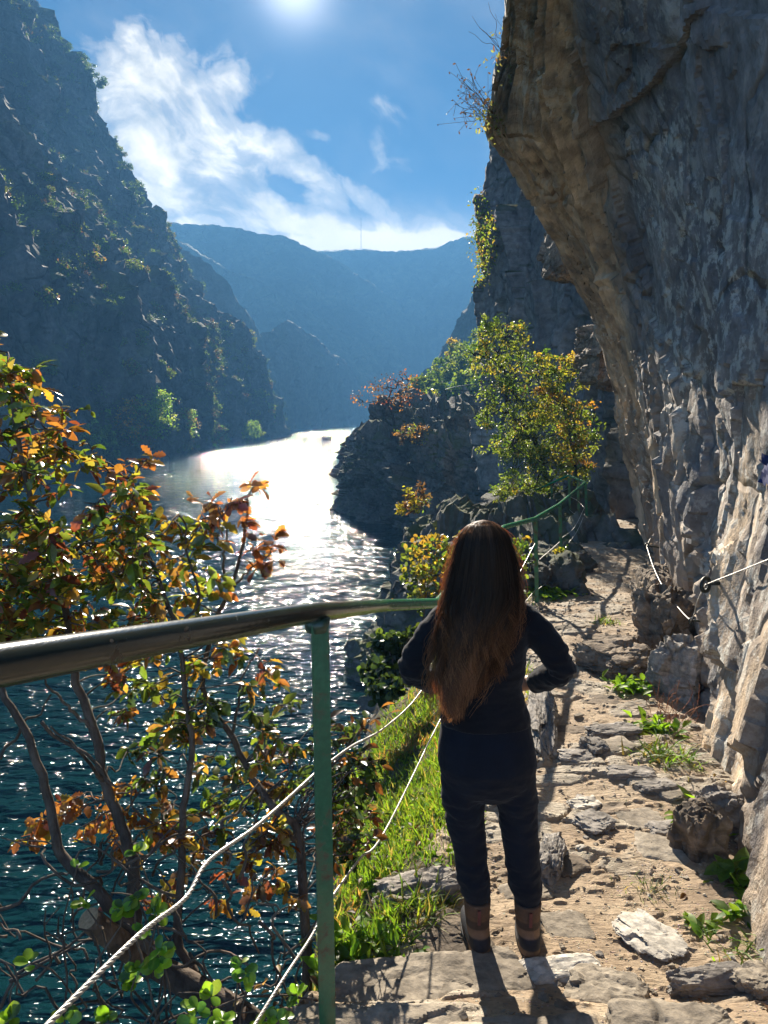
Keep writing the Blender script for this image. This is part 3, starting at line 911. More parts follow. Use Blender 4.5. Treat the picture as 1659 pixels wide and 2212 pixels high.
principled(nt, out, Base_Color=c, Roughness=.9, Normal=nt.bump(nt.math('ADD', n1, nt.math('MULTIPLY', n2, .3)), .08), Specular_IOR_Level=.2)
structure('bank', Q, grid_faces(*P.shape[:2]), m)

# ---------------------------------------------------------------- air
hz = bpy.data.materials.new('blue_haze'); hz.use_nodes = True
nt = NT(hz.node_tree); out = nt('ShaderNodeOutputMaterial')
pv = nt('ShaderNodeVolumePrincipled', i_Color=(*HAZE_C, 1), i_Density=HAZE_D, i_Anisotropy=HAZE_G)
nt.set(out.inputs['Volume'], pv.outputs[0])
x0, x1, y0, y1, z0, z1 = -330, 330, -45, 1010, -14, 205
V = [(x, y, z) for x in (x0, x1) for y in (y0, y1) for z in (z0, z1)]
mk('haze', V, np.array([[0, 1, 3, 2], [4, 6, 7, 5], [0, 4, 5, 1], [2, 3, 7, 6], [0, 2, 6, 4], [1, 5, 7, 3]]), hz, smooth=False)['kind'] = 'stuff'
# ================================================================ placing helpers
world.cycles.sampling_method = 'MANUAL'; world.cycles.sample_map_resolution = 256


def toUV(P):
    P = np.asarray(P, float)
    dep = P[..., 1] * CP - P[..., 2] * SP
    up = P[..., 1] * SP + P[..., 2] * CP
    return 829.5 + FU * P[..., 0] / dep, 1106 - FU * up / dep, dep


def on(grid, u, v, rad=14):
    """nearest point of a built surface met by the sight line u, v"""
    Q = grid.reshape(-1, 3)
    Q = Q[Q[:, 1] > 0.3]
    a, b, d = toUV(Q)
    r = np.hypot(a - u, b - v)
    for k in (1, 2, 4, 8, 16):
        m = r < rad * k
        if m.any():
            idx = np.where(m)[0]
            near = d[idx].min()
            idx = idx[d[idx] < near * 1.04]
            return Q[idx[np.argmin(r[idx])]].copy()
    return Q[np.argmin(r)].copy()


def ground(u, v):
    """where the sight line meets the path"""
    lo, hi = 0.5, 40.0
    for _ in range(40):
        mid = .5 * (lo + hi)
        p = W(u, v, mid)
        if p[2] > zpath(mid): lo = mid
        else: hi = mid
    p = W(u, v, lo)
    p[2] = path_z(p[0], p[1])
    return p


# ---------------------------------------------------------------- boulders and stones
def cube_sphere(n):
    g = np.linspace(-1, 1, n)
    a, b = np.meshgrid(g, g, indexing='ij')
    V = []; F = []; k = 0
    for ax in range(3):
        for s in (-1, 1):
            p = np.zeros((n, n, 3)); p[..., ax] = s; p[..., (ax + 1) % 3] = a * s; p[..., (ax + 2) % 3] = b
            V.append(p.reshape(-1, 3)); F.append(grid_faces(n, n) + k); k += n * n
    V = np.concatenate(V); F = np.concatenate(F)
    key = np.round(V * 1e4).astype(np.int64)
    _, first, inv = np.unique(key, axis=0, return_index=True, return_inverse=True)
    return V[first], inv.reshape(-1)[F]


_CS = {}


def rock_geo(size, seed, n=20, power=5.0, strata=0.0, cells=1.4, amp=.18, tilt=(0, 0)):
    if n not in _CS: _CS[n] = cube_sphere(n)
    V, F = _CS[n]
    V = V.copy()
    r = (np.abs(V) ** power).sum(1) ** (1 / power)
    V = V / r[:, None]
    N = V / np.linalg.norm(V, axis=1, keepdims=True)
    off = np.array([seed * 3.7, seed * 1.3, seed * 2.9])
    Q = V + off
    d = amp * 1.3 * facet(Q * cells, seed, 1.0) + .35 * amp * facet(Q * cells * 3, seed + 3) + .08 * fbm(Q * 1.3, 4, seed + 5) + .02 * fbm(Q * 5, 3, seed + 6)
    if strata:
        lay = V[:, 2] + tilt[0] * V[:, 0] + tilt[1] * V[:, 1] + .12 * fbm(Q * 1.2, 3, seed + 8)
        k = lay * strata
        lv = _hash(np.floor(k).astype(np.int64), np.zeros(len(k), np.int64), np.zeros(len(k), np.int64), seed) / 4294967295.0
        side = 1 - np.abs(N[:, 2]) ** 2
        d = d + side * (.12 * (lv - .5) * sstep(0, .15, k - np.floor(k)))
    V = (V + N * d[:, None]) * np.asarray(size, float)
    return V, F


def rotz(V, a):
    c, s = math.cos(a), math.sin(a)
    return np.stack([V[:, 0] * c - V[:, 1] * s, V[:, 0] * s + V[:, 1] * c, V[:, 2]], 1)


def boulder(name, p, size, mat, seed, label=None, cat='rock', rot=0.0, tilt=(0, 0), n=26, group=None, power=5.0, strata=0.0, amp=.18, lean=(0, 0)):
    V, F = rock_geo(size, seed, n, power, strata, 1.4, amp, tilt)
    Mx = np.array(Euler((lean[0], lean[1], rot)).to_matrix())
    V = V @ Mx.T
    o = bpy.data.objects.new(name, mesh_data(name, V, F, mat))
    o.location = [float(c) for c in p]
    link(o)
    return tag(o, label, cat, group)


def on_path(u, v, dz=0.0):
    p = ground(u, v); p[2] += dz
    return p


G = ground
boulder('pale_stone', on_path(1402, 2030, .01), (.085, .12, .024), M_pale, 4, 'pale cream flat stone lying on the right of the path', rot=.5, n=30, power=4, amp=.22, strata=5)
boulder('slab_rock', on_path(1530, 2135, .02), (.13, .045, .045), M_grey, 7, 'long dark grey stone at lower right near the cliff foot', rot=.1, n=26, strata=6)
boulder('shiny_stone', on_path(1640, 2150, .03), (.07, .06, .03), M_slab, 9, 'pale shiny stone at the bottom right corner', rot=.4, n=24)
boulder('foot_boulder', on_path(1512, 1840, .07), (.10, .10, .15), M_brown, 12, 'upright brown boulder leaning against the cliff foot', rot=.3, n=30, strata=5, tilt=(.6, .2))
boulder('foot_boulder', on_path(1560, 1780, .05), (.08, .12, .14), M_grey, 14, 'small grey boulder between the upright brown boulder and the cliff', rot=.8, n=26)
boulder('layered_rock', on_path(1330, 1445, .04), (.24, .30, .17), M_brown, 21, 'low layered brown rock sloping down onto the path', rot=.35, n=44, strata=9, tilt=(.35, .3), amp=.2, lean=(0, -.2))
boulder('layered_block', on_path(1425, 1345, .22), (.22, .42, .36), M_brown, 25, 'tall brown layered block standing at the cliff foot under the cable', rot=-.12, n=50, strata=8, tilt=(-.5, -.1), amp=.16)
boulder('layered_block', on_path(1440, 1425, .2), (.22, .26, .40), M_brown, 27, 'dark broken block between the layered block and the cliff', rot=.3, n=40, strata=5, tilt=(-.1, .1), amp=.2)
boulder('layered_block', on_path(1475, 1500, .12), (.16, .22, .30), M_grey, 29, 'grey broken block at the cliff foot beside the green weeds', rot=.5, n=36, strata=5, tilt=(.1, .1), amp=.2)
boulder('kerb_rock', on_path(1172, 1570, -.02), (.09, .52, .14), M_grey, 31, 'long grey layered rock edging the path beside the woman', rot=-.18, n=44, strata=9, tilt=(.5, .1), amp=.2)
boulder('ridge_stone', on_path(1190, 1868, .02), (.055, .13, .07), M_grey, 33, 'grey ridged stone beside the right leg of the woman', rot=-.35, n=32, strata=7, tilt=(.4, 0))
boulder('edge_slab', on_path(905, 1935, .0), (.17, .085, .075), M_grey, 35, 'flat grey layered slab on the path edge left of her boots', rot=.25, n=34, strata=6, tilt=(.15, .1))
boulder('edge_slab', on_path(965, 2010, -.03), (.15, .09, .05), M_brown, 36, 'broken brown slab in front of the left boot', rot=-.2, n=30, strata=5, tilt=(.1, .1))
boulder('path_rock', on_path(1283, 1782, .0), (0.0825, 0.084, 0.0375), M_grey, 41, 'angular grey rock in the middle of the path', rot=.6, n=26, strata=5, tilt=(.4, .2))
boulder('path_rock', on_path(1262, 1735, .0), (0.077, 0.054, 0.0225), M_pale, 42, 'small light rock behind the angular grey rock', rot=.3, n=20, strata=4)
boulder('path_rock', on_path(1285, 1625, .0), (0.066, 0.096, 0.0525), M_grey, 43, 'pointed grey rock on the path right of her hip', rot=.2, n=22, strata=5)
boulder('path_rock', on_path(1325, 1585, .0), (0.176, 0.084, 0.0375), M_grey, 44, 'wide grey ledge rock crossing the path', rot=.1, n=28, strata=6, tilt=(.2, .2))
boulder('path_rock', on_path(1245, 1640, .0), (0.11, 0.072, 0.03), M_grey, 45, 'low grey ledge rock left of the pointed rock', rot=-.1, n=24, strata=5)
boulder('path_rock', on_path(1420, 1705, .0), (0.099, 0.06, 0.0225), M_grey, 46, 'low dark rock near the weeds at right', rot=.2, n=24, strata=5)
boulder('path_rock', on_path(1360, 1680, .0), (0.132, 0.06, 0.0225), M_grey, 47, 'flat dark rock pair in mid path', rot=-.1, n=24, strata=5)
boulder('path_rock', on_path(1440, 1785, .0), (0.099, 0.06, 0.02625), M_grey, 48, 'small dark rock left of the upright boulder', rot=.15, n=24, strata=5)
# flagstones at the photographer's feet
boulder('flagstone', on_path(870, 2140, -.03), (.24, .13, .06), M_slab, 51, 'large flat flagstone at the bottom left of the path', rot=.1, n=40, power=8, amp=.07)
boulder('flagstone', np.array([-.02, 1.93, -1.86]), (.26, .13, .08), M_slab, 52, 'nearest flat flagstone beside the green post', rot=-.05, n=40, power=8, amp=.07)
boulder('flagstone', on_path(1060, 2120, -.03), (.13, .12, .05), M_slab, 53, 'flagstone right under the boots of the woman', rot=.3, n=34, power=8, amp=.07)
boulder('flagstone', on_path(1210, 2105, -.025), (.14, .06, .05), M_pale, 54, 'pale narrow flagstone right of the boots', rot=.15, n=34, power=7, amp=.1)
boulder('flagstone', on_path(1310, 2150, -.03), (.13, .11, .06), M_slab, 55, 'broken flagstone at bottom centre right', rot=-.3, n=34, power=6, amp=.12)
boulder('flagstone', np.array([.45, 1.90, -1.85]), (.20, .12, .07), M_slab, 56, 'shaded flagstone at the bottom edge in front of the woman', rot=.08, n=36, power=7, amp=.08)
boulder('flagstone', np.array([.86, 1.95, -1.86]), (.18, .13, .07), M_slab, 57, 'shaded flagstone at the bottom edge at right', rot=-.1, n=36, power=7, amp=.1)
# block hanging under the overhang and the brown shoulder below it
boulder('hanging_block', W(1228, 545, 14.2), (.36, .6, .48), M_brown, 61, 'brown block jutting out under the overhanging cliff', rot=.2, n=34, strata=4, tilt=(.2, .1), amp=.15)
boulder('rock_shoulder', W(1325, 765, 15.6), (.6, .8, .6), M_brown, 62, 'rounded brown rock shoulder below the jutting block', rot=.2, n=40, strata=4, tilt=(.3, .1), amp=.2)
boulder('mossy_boulder', W(1196, 1205, 11.2) + np.array([0, 0, -.22]), (.42, .6, .36), M_outcrop, 64, 'mossy boulder behind the railing posts at the path edge', rot=.2, n=40, amp=.2)
boulder('mossy_boulder', W(1175, 1215, 9.9) + np.array([.0, 0, -.35]), (.40, .7, .45), M_outcrop, 65, 'dark boulder under the railing beside the path', rot=.1, n=36, amp=.2)

sm = []
for k in range(8):
    V, F = rock_geo((1, RNG.uniform(.55, .95), RNG.uniform(.28, .5)), 300 + k, 9, 4.0, 4.0 if k % 2 else 0, 1.3, .25)
    sm.append(mesh_data('small_stone', V, F, [M_grey, M_brown, M_pale, M_slab][k % 4]))
cnt = 0
while cnt < 90:
    Y = 2.1 + 9 * RNG.random() ** 1.7
    xl, xr = np.interp(Y, XL_Y, XL_X), np.interp(Y, XR_Y, XR_X)
    t = RNG.random() ** .8
    x = xl + (xr - xl) * t
    o = bpy.data.objects.new('small_stone', sm[RNG.integers(8)])
    s = .008 + .028 * RNG.random() ** 3
    o.scale = (s, s, s); o.rotation_euler = (0, 0, RNG.uniform(0, 6.28))
    o.location = (x, Y, path_z(x, Y) + s * .15)
    link(o); tag(o, 'small loose stone lying on the sunlit dirt of the path', 'stone', 'small loose stones on the path')
    cnt += 1

for k in range(34):
    Y = 2.45 + 6.5 * (k + RNG.random()) / 34
    xl, xr = np.interp(Y, XL_Y, XL_X), np.interp(Y, XR_Y, XR_X)
    x = xl + (xr - xl) * RNG.uniform(.08, .82)
    boulder('flat_stone', (x, Y, path_z(x, Y) - .012), (RNG.uniform(.06, .16), RNG.uniform(.05, .11), .024), M_slab if k % 3 else M_brown, 400 + k, 'flat worn stone set level into the dirt of the path', 'stone', RNG.uniform(-.5, .5), n=16, group='flat stones set into the path', power=7, amp=.10)
b = Bag(); n = 3400
Yg = 2.0 + 8 * RNG.random(n) ** 1.5; tg = RNG.random(n) ** .8
OCT = np.array([[1, 0, 0], [-1, 0, 0], [0, 1, 0], [0, -1, 0], [0, 0, 1], [0, 0, -1]], float)
OF = np.array([[0, 2, 4], [2, 1, 4], [1, 3, 4], [3, 0, 4], [2, 0, 5], [1, 2, 5], [3, 1, 5], [0, 3, 5]])
gv = []; 
for k in range(n):
    x = np.interp(Yg[k], XL_Y, XL_X) + (np.interp(Yg[k], XR_Y, XR_X) - np.interp(Yg[k], XL_Y, XL_X)) * tg[k]
    s = .0035 + .010 * RNG.random() ** 3
    gv.append((OCT + .35 * RNG.normal(size=(6, 3))) * s * np.array([1.2, 1, .6]) + np.array([x, Yg[k], path_z(x, Yg[k]) + s * .2]))
gv = np.concatenate(gv)
tag(mk('gravel', gv, (OF[None] + 6 * np.arange(n)[:, None, None]).reshape(-1, 3), M_slab, None, smooth=False), kind='stuff')

# ---------------------------------------------------------------- green pipe railing
m, nt, out = new_mat('green_painted_steel')
Pp = coords(nt)
n1 = nt.noise(Pp, 9, 6, .65); n2 = nt.noise(Pp, 60, 5, .6)
wear = nt.attr('wear', True)
rust = nt.ramp(nt.math('ADD', nt.math('MULTIPLY', n1, .7), nt.math('MULTIPLY', n2, .3)), [(.50, 0.0), (.60, 1.0)])
paint = nt.mix(wear, (.014, .165, .08), (.022, .022, .017))
c = nt.mix(nt.math('MULTIPLY', rust, .8), nt.mix(.5, paint, nt.ramp(n2, [(.3, .6), (.7, 1.3)]), 'MULTIPLY'), (.085, .035, .018))
principled(nt, out, Base_Color=c, Roughness=nt.ramp(rust, [(0, .30), (1, .7)]), Normal=nt.bump(nt.math('SUBTRACT', n2, nt.math('MULTIPLY', rust, .6)), .0015), Specular_IOR_Level=.6)
M_green = m
M_cable = plain_mat('steel_cable', (.36, .35, .33), .45, .75, .5, .3, 200)
M_iron = plain_mat('black_iron', (.02, .025, .022), .45, .5, .5, .3, 60, .002)


def cable(bag, pts, r=.004, n=60, twist=True):
    """wire rope: three strands laid round each other"""
    p = spline(pts, n)
    T = np.gradient(p, axis=0); T /= np.linalg.norm(T, axis=1, keepdims=True)
    L = np.concatenate([[0], np.cumsum(np.linalg.norm(np.diff(p, axis=0), axis=1))])
    if not twist:
        bag.tube(p, r, 6); return
    nn = int(min(900, max(60, L[-1] / .006)))
    t = np.linspace(0, L[-1], nn)
    p = np.stack([np.interp(t, L, p[:, k]) for k in range(3)], 1)
    T = np.gradient(p, axis=0); T /= np.linalg.norm(T, axis=1, keepdims=True)
    A = np.cross(T, [0, 0, 1.0]); A /= np.linalg.norm(A, axis=1, keepdims=True)
    B = np.cross(T, A)
    for k in range(3):
        a = t / (r * 9) * 2 * math.pi + k * 2.094
        bag.tube(p + r * .48 * (np.cos(a)[:, None] * A + np.sin(a)[:, None] * B), r * .56, 5, True)


c0 = W(685, 1322, 1.9); lft = W(0, 1437, .80)
back = lft + (lft - c0) * .75
RAIL = [back, lft, c0, W(829, 1308, 2.96), W(945, 1303, 3.62), np.array([.46, 4.8, -1.12]), W(1088, 1139, 7.4), W(1155, 1121, 8.8), W(1208, 1090, 10.6), W(1265, 1042, 13.7), W(1228, 1027, 15.4), W(1150, 1062, 16.6)]
rl = empty('railing', (c0[0], c0[1], -2.2))
tag(rl, 'green pipe railing with steel cables along the lake side of the path', 'railing')
bg_ = Bag()


def bend(pts, r, n):
    """polyline with rounded corners"""
    out_ = [pts[0]]
    for a, b, c in zip(pts[:-2], pts[1:-1], pts[2:]):
        da = (a - b) / np.linalg.norm(a - b); dc = (c - b) / np.linalg.norm(c - b)
        k = min(r, np.linalg.norm(a - b) * .4, np.linalg.norm(c - b) * .4)
        s, e = b + da * k, b + dc * k
        for t in np.linspace(0, 1, n):
            out_.append((1 - t) ** 2 * s + 2 * t * (1 - t) * b + t * t * e)
    out_.append(pts[-1])
    return np.array(out_)


pr = bend(RAIL, .05, 6)
fine = []
for a, b in zip(pr[:-1], pr[1:]):
    k = max(1, int(np.linalg.norm(b - a) / .12))
    fine += [a + (b - a) * t for t in np.linspace(0, 1, k, endpoint=False)]
fine.append(pr[-1]); fine = np.array(fine)
bg_.tube(fine, .0255, 20)
V = np.concatenate(bg_.V)
bg_.A = {'wear': [1 - sstep(1.9, 4.0, V[:, 1])]}
m, nt, out = new_mat('dark_rail_paint')
Pp = coords(nt)
n1 = nt.noise(Pp, 14, 6, .65); n2 = nt.noise(nt.scale(Pp, (1, .25, 1)), 90, 4, .6)
wear = nt.attr('wear', True)
chip = nt.ramp(nt.math('ADD', nt.math('MULTIPLY', n1, .75), nt.math('MULTIPLY', n2, .25)), [(.62, 0.0), (.65, 1.0)])
c = nt.mix(wear, (.016, .19, .09), (.012, .017, .013))
c = nt.mix(nt.math('MULTIPLY', chip, .8), c, (.035, .018, .012))
principled(nt, out, Base_Color=c, Roughness=nt.math('ADD', .20, nt.math('MULTIPLY', chip, .3)), Normal=nt.bump(nt.math('ADD', n2, nt.math('MULTIPLY', chip, -.5)), .0006), Specular_IOR_Level=.6)
bg_.build('top_rail', m, rl)
for k in (2, 5, 7, 8, 9):
    q = RAIL[k]; b = Bag(); dr_ = (RAIL[k + 1] - RAIL[k]); dr_ /= np.linalg.norm(dr_)
    b.tube([q - np.array([0, 0, .052]), q - np.array([0, 0, .018])], [.030, .036], 10)
    V = np.concatenate(b.V); b.A = {'wear': [np.full(len(V), .8 if k == 2 else 0.0)]}
    b.build('weld_collar', M_green, rl)


def post(top, bot, w=.05, angle=True, yaw=0.0):
    b = Bag()
    top = np.array(top, float); bot = np.array(bot, float)
    d = top - bot; L = np.linalg.norm(d)
    n = max(2, int(L / .12))
    t = .005
    prof = np.array([[-w / 2, -w / 2], [w / 2, -w / 2], [w / 2, w / 2], [w / 2 - t, w / 2], [w / 2 - t, -w / 2 + t], [-w / 2, -w / 2 + t]]) if angle else \
        np.array([[-w / 2, -t], [w / 2, -t], [w / 2, t], [-w / 2, t]])
    c, s = math.cos(yaw), math.sin(yaw)
    prof = prof @ np.array([[c, s], [-s, c]])
    k = len(prof)
    V = np.array([[*(bot[:2] + d[:2] * q + pp), bot[2] + d[2] * q] for q in np.linspace(0, 1, n) for pp in prof])
    idx = np.arange(n * k).reshape(n, k); j = np.roll(idx, -1, 1)
    F = [np.stack([idx[:-1], j[:-1], j[1:], idx[1:]], -1).reshape(-1, 4), idx[:1, ::-1], idx[-1:]]
    b.add(V, F, wear=np.full(len(V), .35 if top[1] < 3 else 0.0))
    return b.build('post', M_green, rl, smooth=False)


def pst(u, vt, Y, vb, Yb=None, w=.05):
    a = W(u, vt, Y); a[2] -= .02
    bz = W(u + 4, vb, Yb or Y)
    post(a, bz - np.array([0, 0, .12]), w, True, .25)


a = c0.copy(); a[2] -= .02
post(a, np.array([c0[0] + .012, c0[1] + .02, -2.5]), .048, True, 0.42)
post(np.array([.46, 4.8, -1.14]), np.array([.48, 4.8, -2.35]))
pst(1155, 1124, 8.8, 1302); pst(1208, 1093, 10.6, 1243); pst(1264, 1045, 13.7, 1164); pst(1247, 1036, 14.5, 1150); pst(1228, 1030, 15.4, 1140); pst(1190, 1046, 16.0, 1140)
cb = [[W(60, 2270, .75), W(105, 2212, .82), W(301, 2019, 1.05), W(401, 1940, 1.22), W(451, 1860, 1.34), W(560, 1780, 1.6), W(683, 1669, 1.93)],
      [W(683, 1669, 1.93), W(760, 1612, 2.5), W(834, 1570, 3.1), W(905, 1500, 3.9), np.array([.46, 4.8, -1.5])],
      [W(520, 2262, 1.45), W(562, 2195, 1.55), W(612, 2115, 1.68), W(672, 2024, 1.86), W(692, 1980, 1.93)],
      [W(692, 1980, 1.93), W(717, 1939, 2.1), W(778, 1854, 2.5), W(832, 1795, 2.8), W(945, 1567, 3.9), np.array([.47, 4.8, -1.9])],
      [np.array([.46, 4.8, -1.5]), np.array([1.1, 6.8, -1.78]), W(1158, 1170, 8.8)], [np.array([.47, 4.8, -1.9]), np.array([1.1, 6.8, -2.05]), W(1160, 1270, 8.8)],
      [W(1158, 1215, 8.8), W(1185, 1192, 9.6), W(1210, 1170, 10.6)], [W(1160, 1275, 8.8), W(1190, 1250, 9.6), W(1214, 1218, 10.6)],
      [W(1210, 1165, 10.6), W(1240, 1140, 12), W(1262, 1098, 13.7)], [W(1210, 1195, 10.6), W(1245, 1150, 12.4), W(1263, 1110, 13.7)],
      [W(1262, 1097, 13.7), W(1248, 1082, 14.5), W(1229, 1072, 15.4)], [W(1262, 1140, 13.7), W(1248, 1118, 14.5), W(1229, 1100, 15.4)],
      [W(1229, 1072, 15.4), W(1190, 1085, 16)], [W(1229, 1055, 15.4), W(1190, 1070, 16)]]
for k, p in enumerate(cb):
    b = Bag(); cable(b, p, 0.0045 if k < 4 else .005, 40, k < 4); b.build('cable', M_cable, rl)

# railing on the far outcrop
fr = empty('railing', on(G_P, 985, 872, 10))
tag(fr, 'small dark green railing on top of the far outcrop', 'railing')
Yr = fr.location[1]
tp = [W(960, 843, Yr - 1.5), W(975, 838, Yr + 1.0), W(1010, 832, Yr + 3.0), W(1050, 829, Yr + 4)]
tp2 = [W(960, 843, Yr - 1.5), W(1000, 843, Yr - 2.0), W(1045, 844, Yr - 2.4)]
b = Bag(); b.tube(spline(tp, 14), .035, 6); b.tube(spline(tp2, 10), .03, 6); V = np.concatenate(b.V); b.A = {'wear': [np.full(len(V), .8)]}; b.build('top_rail', M_green, fr)
for q in [tp[0], tp2[1] * .6 + tp2[0] * .4, tp[1] * .3 + tp[2] * .7, tp[2] * .4 + tp[3] * .6, tp2[1]]:
    b = Bag(); b.tube([q, q + np.array([.03, 0, -1.25])], .04, 6); b.A = {'wear': [np.full(len(np.concatenate(b.V)), .8)]}; b.build('post', M_green, fr)

# ---------------------------------------------------------------- safety cable and ring bolts on the right wall
b1 = on(RIGHT_P, 1526, 1263, 10); b2 = on(RIGHT_P, 1494, 1341, 10); b3 = on(RIGHT_P, 1402, 1181, 10)
b1 = W(1524, 1263, b1[1] * .97); b2 = W(1492, 1341, b2[1] * .92); b3 = W(1397, 1180, b3[1] * .955)


def ring_bolt(p, R_, r_, label, away):
    o = empty('ring_bolt', p); tag(o, label, 'ring bolt', 'ring bolts in the cliff')
    t = np.linspace(0, 2 * math.pi, 28)
    ex = np.array([.75, .5, .1]); ex /= np.linalg.norm(ex); ez = np.array([0, .2, 1.0]); ez /= np.linalg.norm(ez)
    b = Bag(); b.tube(p + R_ * (np.cos(t)[:, None] * ex + np.sin(t)[:, None] * ez), r_, 10, False); b.build('ring', M_iron, o)
    b = Bag(); b.tube([p + ex * R_ * .9, p + ex * R_ + np.array(away)], r_ * 1.1, 8); b.build('shank', M_iron, o)


ring_bolt(b1, .036 * b1[1] / 4, .013, 'black ring bolt holding the cable on the right wall', (.16, .05, -.01))
ring_bolt(b2, .020, .007, 'small low ring bolt where the cable loops back up', (.10, .02, -.02))
ring_bolt(b3, .035, .010, 'far ring bolt at the cliff edge beside the path', (.16, .03, -.03))
cr = on(RIGHT_P, 1650, 1212, 14); crp = W(1659, 1209, cr[1] * .96); crq = W(1800, 1150, cr[1] * .85)
b = Bag(); cable(b, [crq, crp, b1 + np.array([.0, 0, 0])], .0045, 30)
cable(b, [b1, W(1506, 1300, (b1[1] + b2[1]) / 2), W(1500, 1325, b2[1] * .99), b2], .0045, 30)
cable(b, [b2, W(1470, 1318, b2[1] + .1 * (b3[1] - b2[1])), W(1435, 1272, b2[1] + .35 * (b3[1] - b2[1])), W(1412, 1225, b2[1] + .65 * (b3[1] - b2[1])), b3], .0065, 40)
cable(b, [b3, W(1405, 1163, b3[1] + .8)], .006, 10, False)
tag(b.build('safety_cable', M_cable, None, origin=b1), 'steel wire cable slung through ring bolts along the right wall', 'cable')
# blue way-mark painted on the wall
p = on(RIGHT_P, 1654, 1030, 10)
mb = plain_mat('blue_paint', (.010, .022, .11), .8, 0, .3, .3, 30)
Qr = RIGHT_P; a_, b_, d_ = toUV(Qr)
hw = []
for i in range(Qr.shape[0] - 1):
    for j in range(Qr.shape[1] - 1):
        if 1648 + (1050 - b_[i, j]) * .08 < a_[i, j] < 1700 and 985 < b_[i, j] < 1052 and d_[i, j] > 0 and Qr[i, j, 1] > .5: hw.append((i, j))
if hw:
    left = set(hw); best = []
    while left:
        stack = [left.pop()]; comp = []
        while stack:
            q = stack.pop(); comp.append(q)
            for nb_ in ((q[0] + 1, q[1]), (q[0] - 1, q[1]), (q[0], q[1] + 1), (q[0], q[1] - 1)):
                if nb_ in left: left.discard(nb_); stack.append(nb_)
        if len(comp) > len(best): best = comp
    hw = best
    b = Bag(); NN = grid_normals(Qr)
    if NN[len(Qr) // 3, 150, 0] > 0: NN = -NN
    for i, j in hw:
        q = [Qr[i, j] + NN[i, j] * .014, Qr[i + 1, j] + NN[i + 1, j] * .014, Qr[i + 1, j + 1] + NN[i + 1, j + 1] * .014, Qr[i, j + 1] + NN[i, j + 1] * .014]
        b.add(q, np.array([[0, 1, 2, 3]]))
    tag(b.build('painted_waymark', mb, None, origin=p), 'dark blue painted mark on the right wall at the photo edge', 'way mark')

# ---------------------------------------------------------------- boat
M_hull = plain_mat('boat_wood', (.05, .035, .028), .5)
M_cloth = plain_mat('dark_clothes', (.03, .03, .04), .8)
M_skin_far = plain_mat('sunlit_skin', (.35, .22, .16), .6)
bp = W(708, 951, 205.); bp[2] = WATER
bt = empty('boat', bp); bt.rotation_euler = (0, 0, R(-62))
tag(bt, 'small dark wooden tour boat out on the glittering lake', 'boat')
L_, B_ = 6.0, 1.9
S = np.linspace(0, 1, 17); rr = []
for s in S:
    bw = B_ / 2 * (math.sin(min(1, s * 1.5 + .28) * math.pi / 2) if s < .5 else max(.03, math.cos(max(0, (s - .55)) / .45 * math.pi / 2) ** .7))
    sh = .75 + .45 * max(0, (s - .6) / .4) ** 2 + .1 * (1 - s)
    sec = [(-bw, sh), (-bw * .95, .35), (-bw * .7, .0), (0, -.2), (bw * .7, 0), (bw * .95, .35), (bw, sh), (bw * .86, sh), (bw * .8, .32), (0, .25), (-bw * .8, .32), (-bw * .86, sh), (-bw, sh)]
    rr.append([[s * L_ - L_ / 2, a, z] for a, z in sec])
rr = np.array(rr)
h = bpy.data.objects.new('hull', mesh_data('hull', rr.reshape(-1, 3), [grid_faces(*rr.shape[:2]), np.array([list(range(12))])], M_hull)); link(h, bt)
for sx_ in (-1.6, -.4, .8):
    b = Bag(); b.box((sx_, 0, .62), (.3, 1.5, .05)); me = mesh_data('bench', np.concatenate(b.V), [np.concatenate(f) for f in b.F.values()], M_hull, smooth=False)
    link(bpy.data.objects.new('bench', me), bt)
b = Bag(); b.tube([(2.95, 0, 1.0), (3.1, 0, 1.55)], .07, 8); link(bpy.data.objects.new('stem_post', mesh_data('stem_post', np.concatenate(b.V), [np.concatenate(f) for f in b.F.values()], M_hull)), bt)
b = Bag(); b.box((-3.05, 0, .85), (.3, .4, .9)); link(bpy.data.objects.new('outboard_motor', mesh_data('outboard_motor', np.concatenate(b.V), [np.concatenate(f) for f in b.F.values()], M_iron, smooth=False)), bt)


def seated(mat):
    b = Bag()
    prof = [(0, .0, .17, .14), (0, .25, .19, .14), (0, .5, .22, .14), (0, .58, .10, .09), (0, .63, .055, .055), (0, .70, .085, .1), (0, .78, .095, .11), (0, .87, .06, .07), (0, .9, .01, .01)]
    a = np.linspace(0, 2 * math.pi, 12, endpoint=False)
    V = np.array([[x + rx * math.cos(t) * .7, ry * math.sin(t) * 1.15, z] for x, z, rx, ry in [(q[0], q[1], q[2], q[3]) for q in prof] for t in a])
    idx = np.arange(len(V)).reshape(len(prof), 12); j = np.roll(idx, -1, 1)
    b.add(V, [np.stack([idx[:-1], j[:-1], j[1:], idx[1:]], -1).reshape(-1, 4), idx[:1, ::-1]])
    for s in (-1, 1):
        b.tube([(0, .17 * s, .03), (.38, .13 * s, .05), (.42, .12 * s, -.35)], [.085, .07, .05], 8)
        b.tube([(0, .22 * s, .5), (.05, .27 * s, .25), (.25, .2 * s, .12)], [.06, .05, .04], 8)
    return mesh_data('person', np.concatenate(b.V), [np.concatenate(f) for f in b.F.values()], mat)


sme = seated(M_cloth)
Mb = Matrix.Translation(Vector(bp)) @ Matrix.Rotation(R(-62), 4, 'Z')
for k, (x, y) in enumerate([(-1.6, -.45), (-1.6, .4), (-.4, -.4), (-.4, .45), (.8, .0), (-2.6, .1)]):
    o = bpy.data.objects.new('person', sme); link(o)
    o.location = Mb @ Vector((x, y, .66)); o.rotation_euler = (0, 0, R(-62))
    tag(o, 'person in dark clothes sitting in the boat on the lake', 'person', 'passengers sitting in the boat')

